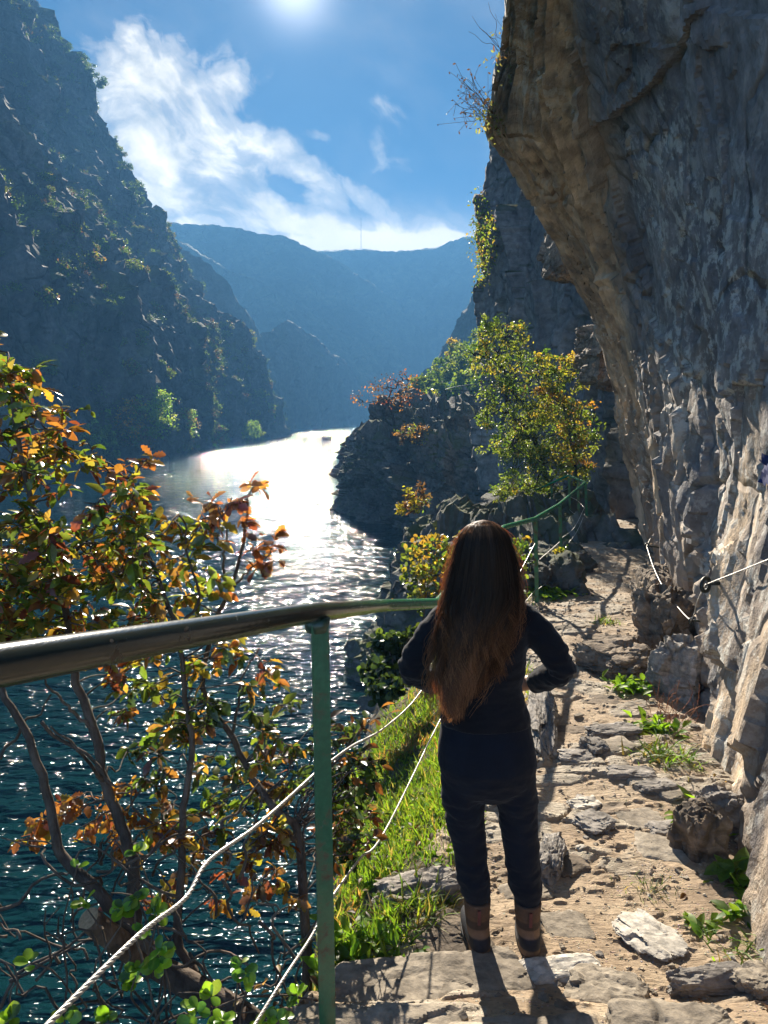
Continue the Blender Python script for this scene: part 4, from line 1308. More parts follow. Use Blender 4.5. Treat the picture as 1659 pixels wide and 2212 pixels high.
# radio mast on the skyline
mp = W(780, 537, 765); b = Bag()
b.tube([mp - np.array([0, 0, 12]), mp + np.array([0, 0, 30])], [.28, .12], 6)
for k in range(5): b.box(mp + np.array([0, 0, 2 + 5 * k]), (.7, .7, .2))
tag(b.build('radio_mast', M_iron, None, origin=mp), 'thin radio mast standing on the far skyline in the cloud', 'mast')
# ================================================================ VEGETATION
M_leaf = leaf_mat('glossy_leaf', .24, .42, .6)
M_small = leaf_mat('tree_leaf', .45, .5, .4)
M_grass = leaf_mat('grass_blade', .5, .5, .3)
M_bark = bark_mat('grey_brown_bark', (.045, .032, .024), (.15, .115, .085))
M_dbark = bark_mat('dark_bark', (.02, .017, .014), (.06, .05, .04))
M_cut = plain_mat('cut_wood', (.34, .22, .12), .8, 0, .2, .35, 90, .002)

GREEN, LIME, YEL, AMB, ORA, RED, DRY, DKG = [np.array(c) for c in ((.07, .115, .018), (.125, .17, .025), (.25, .21, .03), (.27, .15, .03), (.21, .085, .025), (.13, .038, .02), (.095, .055, .03), (.03, .052, .016))]
OVAL = [(0, .02), (.2, .16), (.5, .25), (.8, .15), (1, .0)]
OAK = [(0, .02), (.14, .10), (.26, .20), (.34, .12), (.47, .28), (.57, .17), (.70, .29), (.80, .17), (.90, .15), (1, .0)]
ROUND = [(0, .03), (.2, .22), (.5, .36), (.8, .32), (.95, .14), (1, .0)]
BLADE = [(0, .5), (.5, .4), (1, .03)]
TINY = [(0, .05), (.5, .34), (1, .0)]


def unit(a):
    return a / np.maximum(np.linalg.norm(a, axis=-1, keepdims=True), 1e-9)


def leaves(bag, C, Dr, Nr, size, shape, tint, fold=.16, droop=.15):
    """one small curved leaf per row: C base points, Dr directions, Nr face normals"""
    C = np.asarray(C, float); n = len(C)
    if n == 0: return
    X = unit(np.asarray(Dr, float)); Nn = np.asarray(Nr, float)
    Nn = unit(Nn - X * (Nn * X).sum(1, keepdims=True)); Yv = np.cross(Nn, X)
    size = np.broadcast_to(np.asarray(size, float), (n,))[:, None]
    T = len(shape)
    rows = []
    for (t, w) in shape:
        mid = C + size * (X * t - Nn * droop * t * t)
        e = size * w
        lift = Nn * (e * fold * 2)
        rows.append(mid + Yv * e + lift); rows.append(mid); rows.append(mid - Yv * e + lift)
    V = np.stack(rows, 1).reshape(n, T, 3, 3)
    base = (np.arange(n) * T * 3)[:, None]
    q = []
    for t in range(T - 1):
        for s in (0, 1):
            a = t * 3 + s
            q.append([a, a + 1, a + 4, a + 3])
    F = (base[:, :, None] + np.array(q)[None]).reshape(-1, 4)
    col = np.repeat(np.asarray(tint, float), T * 3, 0)
    bag.add(V.reshape(-1, 3), F, tint=col)


def rdir(n, rng=RNG):
    return unit(rng.normal(size=(n, 3)))


def tints(n, pal, w, jit=.25):
    k = RNG.choice(len(pal), n, p=np.array(w) / sum(w))
    c = np.array(pal)[k] * (1 + jit * RNG.uniform(-1, 1, (n, 1)))
    return np.clip(c * (1 + .12 * RNG.uniform(-1, 1, (n, 3))), .002, .8)


def wig(a, b, amp, n=7, sag=0.0):
    t = np.linspace(0, 1, n)[:, None]
    p = np.asarray(a) * (1 - t) + np.asarray(b) * t
    L = np.linalg.norm(np.asarray(b) - np.asarray(a))
    off = RNG.normal(size=(n, 3)) * amp * L
    off[0] = off[-1] = 0
    p = p + off
    p[:, 2] += sag * L * np.sin(t[:, 0] * math.pi)
    return spline(p, n * 2)


# ---------------------------------------------------------------- generic broadleaf tree
def tree(name, base, blobs, nleaf, lsize, pal, wts, trunk_r, label, group=None, cat='tree', clump=.28, limbs=14, shape=TINY, bark=None, trunk=None, per=22, leafmat=None, twigs=True):
    """blobs: (centre, radii) ellipsoids that the crown fills with clumps of leaves"""
    base = np.asarray(base, float)
    o = empty(name, base)
    tag(o, label, cat, group)
    wsum = np.array([np.prod(b[1]) ** (1 / 1.5) for b in blobs]); wsum = wsum / wsum.sum()
    nc = max(8, nleaf // per)
    which = RNG.choice(len(blobs), nc, p=wsum)
    u = rdir(nc) * (RNG.uniform(.25, 1.0, (nc, 1)) ** .55)
    cen = np.array([blobs[k][0] for k in which]) + u * np.array([blobs[k][1] for k in which])
    b = Bag()
    top = cen[:, 2].max()
    if trunk is None:
        c = np.mean([q[0] for q in blobs], 0)
        trunk = [base, base * .65 + c * .35 + np.array([0, 0, .0]), c * .9 + base * .1 + RNG.normal(size=3) * .02]
    tp = spline(np.array(trunk, float), 24)
    b.tube(tp, np.linspace(trunk_r, trunk_r * .35, 24), 8)
    # limbs reach for groups of clumps
    order = RNG.permutation(nc)[:limbs]
    nodes = [(p, trunk_r * .35) for p in tp[8:]]
    limb_pts = list(tp[8:])
    for k in order:
        d = np.linalg.norm(np.array(limb_pts) - cen[k], axis=1) + np.maximum(0, np.array(limb_pts)[:, 2] - cen[k][2]) * 1.5
        s = limb_pts[int(np.argmin(d))]
        p = wig(s, cen[k], .07, 6)
        b.tube(p, np.linspace(trunk_r * .38, trunk_r * .08, len(p)), 5)
        limb_pts += list(p[3:])
    if twigs:
        lp = np.array(limb_pts)
        for k in range(nc):
            s = lp[np.argmin(np.linalg.norm(lp - cen[k], axis=1))]
            if np.linalg.norm(s - cen[k]) > .02:
                p = wig(s, cen[k], .08, 4)
                b.tube(p, np.linspace(trunk_r * .10, trunk_r * .05, len(p)), 3, False)
    b.build('trunk', bark or M_bark, o)
    n = nc * per
    idx = np.repeat(np.arange(nc), per)
    rad = np.array([clump * (blobs[k][1][0] * blobs[k][1][2]) ** .5 for k in which])
    C = cen[idx] + rdir(n) * (RNG.random((n, 1)) ** .5) * rad[idx][:, None] * np.array([1, 1, .75])
    L = Bag()
    tt = tints(nc, pal, wts, .2)[idx] * (1 + .35 * RNG.uniform(-1, 1, (n, 1)))
    leaves(L, C, rdir(n) + np.array([0, 0, -.3]), rdir(n) + np.array([0, 0, .6]), lsize * RNG.uniform(.6, 1.3, n), shape, np.clip(tt, .003, .8))
    L.build('crown', leafmat or M_small, o)
    return o


def uvblob(u, v, Y, ru, rv, dy=None):
    c = W(u, v, Y); k = Y / FU * 1.02
    return (c, np.array([ru * k, dy if dy else ru * k, rv * k]))


# the bright pair of trees at the bend of the path
Y0 = 17.5
tb = W(1195, 1150, 16.8)
tree('broadleaf_tree', tb, [uvblob(1085, 735, Y0, 55, 45), uvblob(1050, 780, Y0, 45, 35), uvblob(1115, 800, Y0, 65, 50), uvblob(1095, 860, Y0 - .3, 60, 45), uvblob(1140, 905, Y0 - .5, 60, 50), uvblob(1080, 960, Y0 - .5, 55, 32), uvblob(1135, 985, Y0 - .8, 60, 40), uvblob(1175, 1010, Y0 - 1, 55, 50), uvblob(1120, 1050, Y0 - 1, 58, 35), uvblob(1165, 940, Y0, 60, 50), uvblob(1060, 700, Y0, 25, 20), uvblob(1190, 1070, Y0 - 1, 40, 40), uvblob(1100, 1075, Y0 - 1.2, 40, 30), uvblob(1150, 1100, Y0 - 1.2, 45, 28), uvblob(1030, 760, Y0, 30, 25), uvblob(1055, 905, Y0 - .3, 35, 25)],
     11500, .066, [LIME, GREEN, YEL, DKG], [5, 5, 1.2, 1.5], .075, 'bright green broadleaf tree leaning over the bend of the path', clump=.36, limbs=40, bark=M_dbark,
     trunk=[tb, W(1185, 1060, 17), W(1150, 940, 17.3), W(1100, 890, 17.5), W(1090, 800, 17.6)], shape=OVAL)
tb2 = W(1232, 1140, 16.2)
tree('yellow_tree', tb2, [uvblob(1185, 785, Y0 - .6, 35, 28), uvblob(1245, 790, Y0 - .8, 42, 25), uvblob(1225, 840, Y0 - .8, 50, 40), uvblob(1195, 880, Y0 - .6, 45, 35), uvblob(1245, 910, Y0 - .9, 50, 50), uvblob(1262, 965, Y0 - 1, 30, 50), uvblob(1215, 970, Y0 - 1, 50, 45), uvblob(1240, 1015, Y0 - 1.2, 40, 30), uvblob(1190, 835, Y0 - .6, 40, 35)],
     5600, .075, [YEL, LIME, AMB, GREEN], [5, 4.5, 1.2, 3], .05, 'yellow green tree against the shaded cliff behind the railing', clump=.34, limbs=28, bark=M_dbark,
     trunk=[tb2, W(1245, 1050, 16.3), W(1235, 960, 16.4), W(1215, 870, 16.5)], shape=OVAL)
# bare reddish tree on the far outcrop
rb = on(G_P, 852, 918, 12)
Yb = rb[1]
tree('bare_tree', rb, [uvblob(790, 858, Yb, 38, 14), uvblob(830, 832, Yb, 42, 18), uvblob(868, 815, Yb, 38, 14), uvblob(850, 862, Yb, 45, 18), uvblob(888, 848, Yb, 30, 22)],
     520, .17, [ORA, RED, AMB, DRY], [4, 2, 2, 3], .11, 'half bare tree with reddish leaves on the far outcrop', clump=.55, limbs=30, bark=M_dbark, per=6,
     trunk=[rb, W(848, 895, Yb), W(838, 872, Yb), W(845, 845, Yb)], shape=OVAL)
for (u, v, ru, rv, n, lab) in [(905, 935, 24, 24, 260, 'sparse brown bush on the face of the far outcrop'), (868, 940, 16, 20, 160, 'small dry bush at the edge of the far outcrop')]:
    p = on(G_P, u, v + rv * .7, 12)
    tree('dry_bush', p, [uvblob(u, v, p[1] - .3, ru, rv)], n, .15, [AMB, DRY, LIME], [2, 3, 1.5], .05, lab, cat='bush', per=8, limbs=10, clump=.5)

# wooded bank behind the outcrop
n = 0
for (u, v, Y, ru, rv, kind) in [(905, 835, 92, 22, 24, 0), (930, 822, 96, 26, 26, 1), (955, 800, 98, 28, 28, 0), (985, 790, 100, 28, 30, 1), (1010, 768, 102, 30, 30, 0), (1035, 790, 92, 26, 30, 2), (965, 838, 84, 26, 20, 1), (1000, 830, 80, 24, 22, 0), (930, 858, 78, 26, 16, 2), (900, 868, 74, 18, 12, 1), (1030, 740, 108, 24, 30, 1), (1045, 830, 76, 24, 26, 0), (985, 755, 110, 20, 26, 2)]:
    lab = ['dense pale green tree on the wooded bank behind the outcrop', 'light olive tree on the wooded bank behind the outcrop', 'yellowish bush like tree on the wooded bank behind the outcrop'][kind]
    pal = [[GREEN, LIME], [GREEN, DKG, LIME], [LIME, YEL]][kind]
    c = W(u, v, Y)
    tree('hillside_tree', c - np.array([0, 0, rv * 1.5 * Y / FU]), [uvblob(u, v, Y, ru, rv), uvblob(u + RNG.uniform(-12, 12), v + rv * .6, Y, ru * .9, rv * .6)], 900, .42, pal, [1] * len(pal), .14, lab, 'trees on the wooded bank', clump=.35, limbs=8, twigs=False)

# ---------------------------------------------------------------- left bank trees and cliff shrubs
LB = [('conifer', 'dark pointed conifer at the foot of the left cliff', 235, 925, 22, 50, [DKG, GREEN]), ('bank_tree', 'brownish autumn tree at the foot of the left cliff', 282, 900, 38, 45, [DRY, AMB, GREEN]),
      ('bank_tree', 'tall pale green tree at the foot of the left cliff', 345, 890, 30, 55, [GREEN, LIME]), ('bank_tree', 'wide dull green tree right of the tall pale tree', 400, 915, 32, 34, [GREEN, DRY]),
      ('bank_tree', 'round light bush at the waterline near the headland', 545, 928, 26, 20, [GREEN, LIME]), ('bank_tree', 'leaning thin tree near the tip of the headland', 582, 895, 16, 28, [GREEN, DRY]),
      ('bank_tree', 'low olive bush under the tall pale tree', 310, 945, 30, 24, [GREEN, DRY]), ('bank_tree', 'small tree at the waterline left of the light bush', 470, 940, 24, 22, [DKG, GREEN, DRY]),
      ('bank_tree', 'dark green tree beside the conifer', 200, 940, 28, 30, [DKG, GREEN])]
for (nm, lab, u, v, ru, rv, pal) in LB:
    p = on(LEFT_P, u, v + rv * .8, 12)
    Y = p[1] - 1.5
    if nm == 'conifer':
        bl = [uvblob(u, v - 30 + 22 * k, Y, 4 + 5 * k, 12) for k in range(5)]
    else:
        bl = [uvblob(u, v, Y, ru, rv * .9), uvblob(u - ru * .3, v + rv * .5, Y - .5, ru * .7, rv * .5), uvblob(u + ru * .3, v - rv * .5, Y, ru * .5, rv * .5)]
    tree(nm, p, bl, 1900, .34, [q * 1.7 for q in pal], [1] * len(pal), .16, lab, 'trees at the foot of the left cliff', clump=.34, limbs=10, twigs=False)

sh = []
for k in range(5):
    L = Bag(); n = 300
    C = rdir(n) * (RNG.random((n, 1)) ** .4) * np.array([1, 1, .7])
    C += .25 * fbm(C * 2, 2, k)[:, None]
    leaves(L, C, rdir(n), rdir(n) + np.array([0, 0, .5]), RNG.uniform(.16, .34, n), TINY, tints(n, [GREEN * .8, LIME * .75, YEL * .7, DRY], [[4, 3, 0, 1], [2, 3, 2, 2], [3, 0, 1, 3], [4, 1, 0, 0], [2, 3, 1, 0]][k]))
    for q in range(5):
        L.tube(wig((0, 0, -.7), RNG.normal(size=3) * .5, .1, 4), .03, 3, tint=(.04, .03, .02))
    V = np.concatenate(L.V)
    sh.append(mesh_data('shrub', V, [np.concatenate(f) for f in L.F.values()], M_small, {'tint': np.concatenate(L.A['tint'])}))
lp = LEFT_P.reshape(-1, 3); ln = LEFT_N.reshape(-1, 3).copy()
if ln[:, 0].mean() < 0: ln = -ln
ua, va, da = toUV(lp)
ok = np.where((ua > -30) & (ua < 640) & (va > -20) & (va < 960) & (lp[:, 1] < 239) & (lp[:, 1] > 60))[0]
clus = fbm(lp[ok] * .05, 3, 500)
ok = ok[clus > .02]
cnt = 0
while cnt < 290:
    k = RNG.choice(ok)
    o = bpy.data.objects.new('shrub', sh[RNG.integers(5)])
    s = RNG.uniform(.5, 1.5) * (1.25 if va[k] > 500 else .9)
    o.location = lp[k] + ln[k] * s * .3; o.scale = (s, s, s * RNG.uniform(.7, 1.2)); o.rotation_euler = (RNG.uniform(-.3, .3), RNG.uniform(-.3, .3), RNG.uniform(0, 6.28))
    link(o); tag(o, 'small shrub clinging to the rock of the left cliff', 'shrub', 'shrubs clinging to the left cliff'); cnt += 1
L = Bag(); ok2 = np.where((ua > -60) & (ua < 640) & (va > -60) & (va < 975) & (lp[:, 1] < 245) & (lp[:, 1] > 50))[0]
ok2 = ok2[fbm(lp[ok2] * np.array([.035, .035, .05]), 4, 505) + .10 * (va[ok2] > 600) > .03]
kk = RNG.choice(ok2, 2600); per = 30; n = len(kk) * per
rr_ = np.repeat(RNG.uniform(.4, 1.3, len(kk)), per)
C = np.repeat(lp[kk] + ln[kk] * .25, per, 0) + rdir(n) * (RNG.random((n, 1)) ** .5) * rr_[:, None] * np.array([1, 1, .75])
tt = np.repeat(tints(len(kk), [DKG, GREEN * .7, DRY * .8, LIME * .6], [4, 4, 2, 1.5]), per, 0) * RNG.uniform(.6, 1.3, (n, 1))
leaves(L, C, rdir(n), rdir(n) + np.array([0, 0, .5]), RNG.uniform(.16, .36, n), TINY, tt)
tag(L.build('scrub', M_small), kind='stuff')
# pines on the skyline of the left cliff
pn = []
for k in range(3):
    bT = Bag(); L = Bag()
    tp = spline([(0, 0, -1.0), (.15, 0, 1.2), (.5 + .2 * k, 0, 2.6), (.9 + .3 * k, 0, 3.6)], 14)
    bT.tube(tp, np.linspace(.14, .05, 14), 6)
    for q in range(9):
        s = tp[RNG.integers(5, 14)]; e = s + np.array([RNG.uniform(-1.0, 1.9), RNG.uniform(-1, 1), RNG.uniform(-.1, .6)])
        bT.tube(wig(s, e, .08, 4), .035, 4)
        n = 60
        C = e + rdir(n) * (RNG.random((n, 1)) ** .5) * np.array([.75, .75, .28])
        leaves(L, C, rdir(n) + np.array([0, 0, .5]), rdir(n), RNG.uniform(.2, .4, n), TINY, tints(n, [DKG, GREEN], [3, 1]))
    pn.append((bT, L))
PM = [(mesh_data('trunk', np.concatenate(a.V), [np.concatenate(f) for f in a.F.values()], M_dbark), mesh_data('crown', np.concatenate(b.V), [np.concatenate(f) for f in b.F.values()], M_small, {'tint': np.concatenate(b.A['tint'])})) for a, b in pn]
for (u, v, k, s, lab) in [(222, 207, 0, 1.5, 'leaning pine overhanging the skyline notch of the left cliff'), (193, 178, 1, 1.3, 'pine just above the leaning pine on the left skyline'), (170, 152, 2, 1.2, 'third pine up the skyline of the left cliff'), (138, 118, 0, 1.1, 'bare looking pine high on the left skyline'), (112, 92, 1, 1.2, 'highest pine on the left skyline'), (268, 378, 2, 1.1, 'small pine midway down the left skyline'), (290, 430, 1, 1.2, 'lower small pine on the left skyline'), (300, 452, 0, .9, 'lowest small pine on the left skyline')]:
    p = on(LEFT_P, u - 4, v + 6, 8)
    o = empty('pine_tree', p); o.scale = (s, s, s); o.rotation_euler = (0, 0, RNG.uniform(-.5, .5))
    tag(o, lab, 'pine tree', 'pines on the skyline of the left cliff')
    for me, nm in zip(PM[k], ('trunk', 'crown')): link(bpy.data.objects.new(nm, me), o)

# ivy on the second cliff and dry plants on the overhang
iv = empty('ivy', on(CLIFF2_P, 1050, 560, 12)); tag(iv, 'yellowish climbing ivy on the left edge of the second cliff', 'ivy')
L = Bag(); bS = Bag()
c2 = CLIFF2_P.reshape(-1, 3); a_, b_, d_ = toUV(c2)
msk = (a_ > 1026) & (a_ < 1092) & (b_ > 395) & (b_ < 640) & (a_ - 1026 < 66 * (1 - np.abs(b_ - 520) / 150)) & (c2[:, 1] < 32.5)
iv_i = np.where(msk)[0]
if len(iv_i):
    sel = RNG.choice(iv_i, 90); n = 90 * 14
    C = c2[np.repeat(sel, 14)] + rdir(n) * .28 + np.array([-.18, -.12, 0])
    leaves(L, C, rdir(n) + np.array([0, 0, -.6]), rdir(n) + np.array([-.8, -.5, .2]), RNG.uniform(.07, .16, n), OVAL, tints(n, [GREEN, LIME, YEL, DRY], [4, 3, 2, 1]))
    L.build('foliage', M_small, iv)
    for k in range(16):
        a, b2_ = c2[RNG.choice(iv_i)], c2[RNG.choice(iv_i)]
        bS.tube(wig(a + np.array([-.08, -.05, 0]), a * .6 + b2_ * .4 + np.array([-.08, -.05, 0]), .05, 5), .018, 4)
    bS.build('stem', M_bark, iv)


def spray(name, base, ends, label, seed_heads, r=.004, leafy=0):
    o = empty(name, base); tag(o, label, 'plant'); b = Bag(); L = Bag()
    for e in ends:
        p = wig(base, e, .035, 6); b.tube(p, np.linspace(r, r * .5, len(p)), 4, False)
        for q in range(seed_heads):
            t = p[RNG.integers(len(p) // 2, len(p))]
            e2 = t + (e - base) * .12 + RNG.normal(size=3) * .10
            b.tube([t, e2], r * .5, 3, False)
            leaves(L, [e2], rdir(1), rdir(1), [.035], OVAL, [DRY * .6])
    if leafy:
        C = base + RNG.normal(size=(leafy, 3)) * np.array([.10, .10, .10]); leaves(L, C, rdir(leafy) + np.array([-.3, 0, .8]), rdir(leafy), RNG.uniform(.025, .06, leafy), OVAL, tints(leafy, [np.array((.12,.14,.06)), DRY, np.array((.16,.16,.08))], [3, 1, 2]))
    b.build('stem', plain_mat('dry_stem', (.13, .10, .07), .8), o)
    L.build('foliage', M_small, o)


pb = on(RIGHT_P, 1074, 258, 10)
spray('dry_plant', pb, [W(u, v, pb[1] + RNG.uniform(-.3, .3)) for u, v in [(985, 225), (992, 200), (1005, 180), (1012, 172), (1020, 190), (1000, 245), (1010, 262), (1025, 205), (1035, 195), (1030, 250), (1040, 215), (995, 212), (1018, 232), (1006, 196), (1045, 200), (1048, 240)]], 'dry seed head plant sprouting from the nose of the overhang', 6, .004, 260)
pb = on(RIGHT_P, 1098, 120, 10)
spray('dry_plant', pb, [W(u, v, pb[1] + RNG.uniform(-.3, .3)) for u, v in [(1020, 35), (1035, 60), (1012, 68), (1055, 5), (1070, 30), (1050, 70), (1062, 95), (1075, 140), (1080, 60)]], 'thin grass stems leaning out high on the overhang edge', 0, .003, 60)

# ---------------------------------------------------------------- grass on the bank
BP = BANK_P[:, :86].reshape(-1, 3); BN = BANK_N[:, :86].reshape(-1, 3)
rowY = BP[:, 1]
colt = np.tile(np.arange(86), BANK_P.shape[0])
ok = np.where((rowY > 2.5) & (rowY < 9.0) & (colt > 6))[0]
dens = fbm(BP[ok] * 1.6, 3, 600) + .18 + .5 * np.exp(-((BP[ok, 1] - 4.6) / 1.3) ** 2)
ok = ok[dens > .05]
pw = np.clip(1.3 - BP[ok, 1] * .09, .15, 1); pw /= pw.sum()
n = 26000
k = RNG.choice(ok, n, p=pw)
C = BP[k] + np.stack([RNG.normal(size=n) * .03, RNG.normal(size=n) * .03, np.zeros(n) - .01], 1)
hgt = RNG.uniform(.035, .12, n) * (1 + .6 * fbm(C * 3, 2, 610))
dr = np.stack([RNG.normal(size=n) * .45, RNG.normal(size=n) * .45, np.ones(n)], 1)
L = Bag()
shp = [(t, w * .09) for t, w in BLADE]
br = fbm(C * 1.1, 3, 620)[:, None]
tt = tints(n, [np.array((.10, .18, .018)), np.array((.16, .22, .025)), np.array((.06, .12, .014)), np.array((.2, .17, .06))], [4, 3, 3, 1.2])
tt = np.where((br > .28) & (RNG.random((n, 1)) < .7), tints(n, [np.array((.24, .13, .04)), np.array((.28, .2, .07))], [1, 1]), tt)
leaves(L, C, dr, rdir(n), hgt, shp, tt, .3, .5)
n2 = 6000
k = RNG.choice(ok, n2, p=pw); C = BP[k] + np.array([0, 0, .015])
leaves(L, C + RNG.normal(size=(n2, 3)) * .02, rdir(n2) + np.array([0, 0, .25]), rdir(n2) * .5 + np.array([0, 0, 1]), RNG.uniform(.015, .04, n2), ROUND, tints(n2, [np.array((.10, .20, .015)), np.array((.16, .24, .02)), np.array((.06, .12, .02))], [3, 2, 2]))
tag(L.build('grass', M_grass, None), kind='stuff')


n = 260; Yl = 2.1 + 7 * RNG.random(n) ** 1.6
xl_ = np.interp(Yl, XL_Y, XL_X) - .3 + (np.interp(Yl, XR_Y, XR_X) + .45 - np.interp(Yl, XL_Y, XL_X)) * RNG.choice([0.0, 1.0], n) * RNG.uniform(.7, 1, n) + .35 * RNG.random(n)
C = np.array([[x, y, path_z(x, y) + .006] for x, y in zip(xl_, Yl)])
L = Bag(); leaves(L, C, rdir(n) * np.array([1, 1, .25]), rdir(n) * .35 + np.array([0, 0, 1]), RNG.uniform(.02, .05, n), OVAL, tints(n, [DRY, ORA * .8, np.array((.24, .17, .08))], [3, 1, 3]), .3, .2)
tag(L.build('leaf_litter', M_grass), kind='stuff')


def tuft(name, p, n, h, lab, pal, shape, spread=.05, cat='weed', up=.8, wid=1.0, droop=.3):
    o = empty(name, p); tag(o, lab, cat)
    L = Bag()
    C = np.asarray(p) + np.stack([RNG.normal(size=n) * spread, RNG.normal(size=n) * spread, RNG.uniform(-.01, .02, n)], 1)
    d = np.stack([RNG.normal(size=n), RNG.normal(size=n), np.full(n, up) + .3 * RNG.normal(size=n)], 1)
    leaves(L, C, d, rdir(n) * .4 + np.array([0, 0, 1.0]), h * RNG.uniform(.5, 1.2, n), shape, tints(n, pal, [1] * len(pal)), .2, droop)
    # short stalks
    b = Bag()
    for k in range(min(n, 14)): b.tube([np.asarray(p) - np.array([0, 0, .02]), C[k] + d[k] / np.linalg.norm(d[k]) * h * .3], .002, 3, False)
    L.build('leaf_rosette', M_grass, o); b.build('stem', M_small_stem, o)


M_small_stem = plain_mat('green_stem', (.06, .09, .02), .6)
LG = [np.array((.12, .22, .02)), np.array((.07, .13, .015))]
blade = [(t, w * .10) for t, w in BLADE]
for (u, v, n, h, lab, kind, sp) in [
        (1365, 1492, 110, .09, 'bright green weeds at the foot of the grey broken block', 0, .08), (1415, 1578, 90, .09, 'green weed tuft beside the rusty stems at the cliff foot', 0, .07), (1440, 1645, 200, .11, 'wide grassy tuft at the right edge of the path', 1, .09),
        (1510, 1765, 34, .13, 'broad leaved weed above the upright brown boulder', 2, .05), (1578, 1905, 26, .13, 'broad leaved weed hanging at the cliff foot behind the boulder', 2, .04), (1515, 2005, 12, .09, 'low broad leaves in the soil near the slab rock', 2, .03),
        (1580, 1985, 16, .09, 'broad leaved plant at the right edge above the slab rock', 2, .03), (1620, 2080, 90, .07, 'thin grass by the bottom right corner', 1, .08), (1405, 1925, 60, .04, 'sparse dry tuft right of the path middle', 1, .05),
        (880, 1985, 130, .10, 'grass clump at the edge of the slab left of the boots', 1, .06), (965, 1960, 60, .07, 'small grass tuft just left of the left boot', 1, .035), (1310, 1345, 90, .10, 'grass growing on the edge of the layered block', 1, .06),
        (1185, 1285, 170, .16, 'green weeds round the base of the middle railing post', 0, .14), (1262, 1152, 80, .16, 'weeds at the base of the corner railing post', 0, .15), (770, 2060, 120, .08, 'weeds in the shade beside the green post', 0, .08)]:
    p = G(u, v) if u > 900 or v > 1900 else on(BANK_P, u, v)
    if kind == 1: tuft('grass_tuft', p, n, h, lab, LG + [np.array((.2, .17, .05))], blade, sp, 'grass', 1.4, droop=.5)
    elif kind == 0: tuft('weed', p, n, h, lab, LG, OVAL, sp, up=.9)
    else: tuft('broad_weed', p, n, h, lab, LG, OVAL, sp, up=.55)
# rusty dry stems at the cliff foot
p = G(1440, 1560)
o = empty('dry_weed', p); tag(o, 'tangle of rusty dry stems at the foot of the right wall', 'dry plant')
b = Bag()
for k in range(26):
    s = p + RNG.normal(size=3) * np.array([.06, .06, .01]); b.tube(wig(s, s + np.array([RNG.normal() * .1 + .03, RNG.normal() * .08, RNG.uniform(.08, .34)]), .08, 5), .002, 3, False)
b.build('stem', plain_mat('rusty_stem', (.22, .075, .025), .7), o)

# yellow leaved shrub in front of the near outcrop and dark ivy bushes on the bank
ys_ = W(905, 1300, 9.0); ys_[2] -= .6
tree('yellow_shrub', ys_, [uvblob(930, 1195, 9, 63.25, 45), uvblob(915, 1265, 8.6, 57.5, 40), uvblob(890, 1285, 8.2, 30, 22), uvblob(960, 1250, 8.6, 46, 60), uvblob(985, 1180, 9.2, 28.75, 30), uvblob(880, 1310, 8.0, 40, 12)],
     760, .065, [YEL, LIME, AMB, GREEN], [5, 3, 2, 2], .016, 'yellow leaved shrub growing left of her hair by the railing', cat='shrub', per=9, clump=.5, limbs=26, shape=ROUND, leafmat=M_leaf)
tree('yellow_shrub', W(1130, 1260, 9.4), [uvblob(1120, 1180, 9.4, 28, 30), uvblob(1150, 1215, 9.6, 22, 26), uvblob(1115, 1235, 9.2, 20, 22), uvblob(1215, 1190, 10.2, 20, 14)], 260, .06, [YEL, LIME, GREEN], [2, 3, 3], .012, 'thin yellow green shrub right of her hair under the railing', cat='shrub', per=8, clump=.5, limbs=14, shape=ROUND, leafmat=M_leaf)
tree('olive_bush', W(895, 1110, 13.0), [uvblob(905, 1072, 13.0, 36, 26), uvblob(880, 1100, 13, 30, 20)], 500, .07, [GREEN, YEL, DRY], [3, 2, 2], .03, 'olive bush on top of the near outcrop', cat='bush', clump=.45, limbs=14, shape=OVAL)
tree('ivy_bush', W(840, 1480, 6.6), [uvblob(845, 1395, 6.8, 42, 28), uvblob(820, 1450, 6.4, 36, 30), uvblob(870, 1440, 6.6, 40, 34), uvblob(845, 1490, 6.0, 45, 26), uvblob(885, 1385, 6.9, 30, 24)], 1900, .07, [DKG, GREEN, DKG * .7], [4, 3, 3], .02, 'dark green ivy bush on the bank below the railing', cat='bush', clump=.4, limbs=16, shape=ROUND, leafmat=M_leaf)
tree('ivy_bush', on(BANK_P, 760, 1760, 20), [uvblob(760, 1740, 3.6, 30, 40), uvblob(750, 1830, 3.3, 25, 40), uvblob(790, 1690, 3.9, 25, 30)], 420, .06, [DKG, GREEN, LIME], [4, 3, 1], .01, 'dark leafy shrub on the bank right of the green post', cat='bush', clump=.5, limbs=10, shape=OVAL, leafmat=M_leaf)

# ---------------------------------------------------------------- foreground autumn bush
bush = empty('autumn_bush', W(430, 2140, 2.3)); tag(bush, 'autumn bush with orange and green leaves over the lake beside the near railing', 'bush')
S = {}
S['A'] = [W(300, 2070, 2.25), W(288, 1960, 2.3), W(290, 1880, 2.32), W(262, 1790, 2.35), W(225, 1690, 2.38), W(205, 1580, 2.4), W(165, 1470, 2.42), W(150, 1370, 2.4), W(120, 1250, 2.4), W(70, 1100, 2.4), W(40, 950, 2.4), W(20, 800, 2.4)]
S['B'] = [W(330, 2050, 2.2), W(250, 1970, 2.15), W(190, 1905, 2.15), W(135, 1850, 2.18), W(105, 1740, 2.2), W(70, 1610, 2.22), W(10, 1500, 2.25), W(-40, 1380, 2.3), W(-30, 1200, 2.3)]
S['C'] = [W(430, 2120, 2.3), W(385, 2030, 2.35), W(392, 1900, 2.4), W(396, 1760, 2.45), W(414, 1620, 2.5), W(400, 1500, 2.5), W(380, 1360, 2.5), W(330, 1220, 2.5), W(300, 1100, 2.5)]
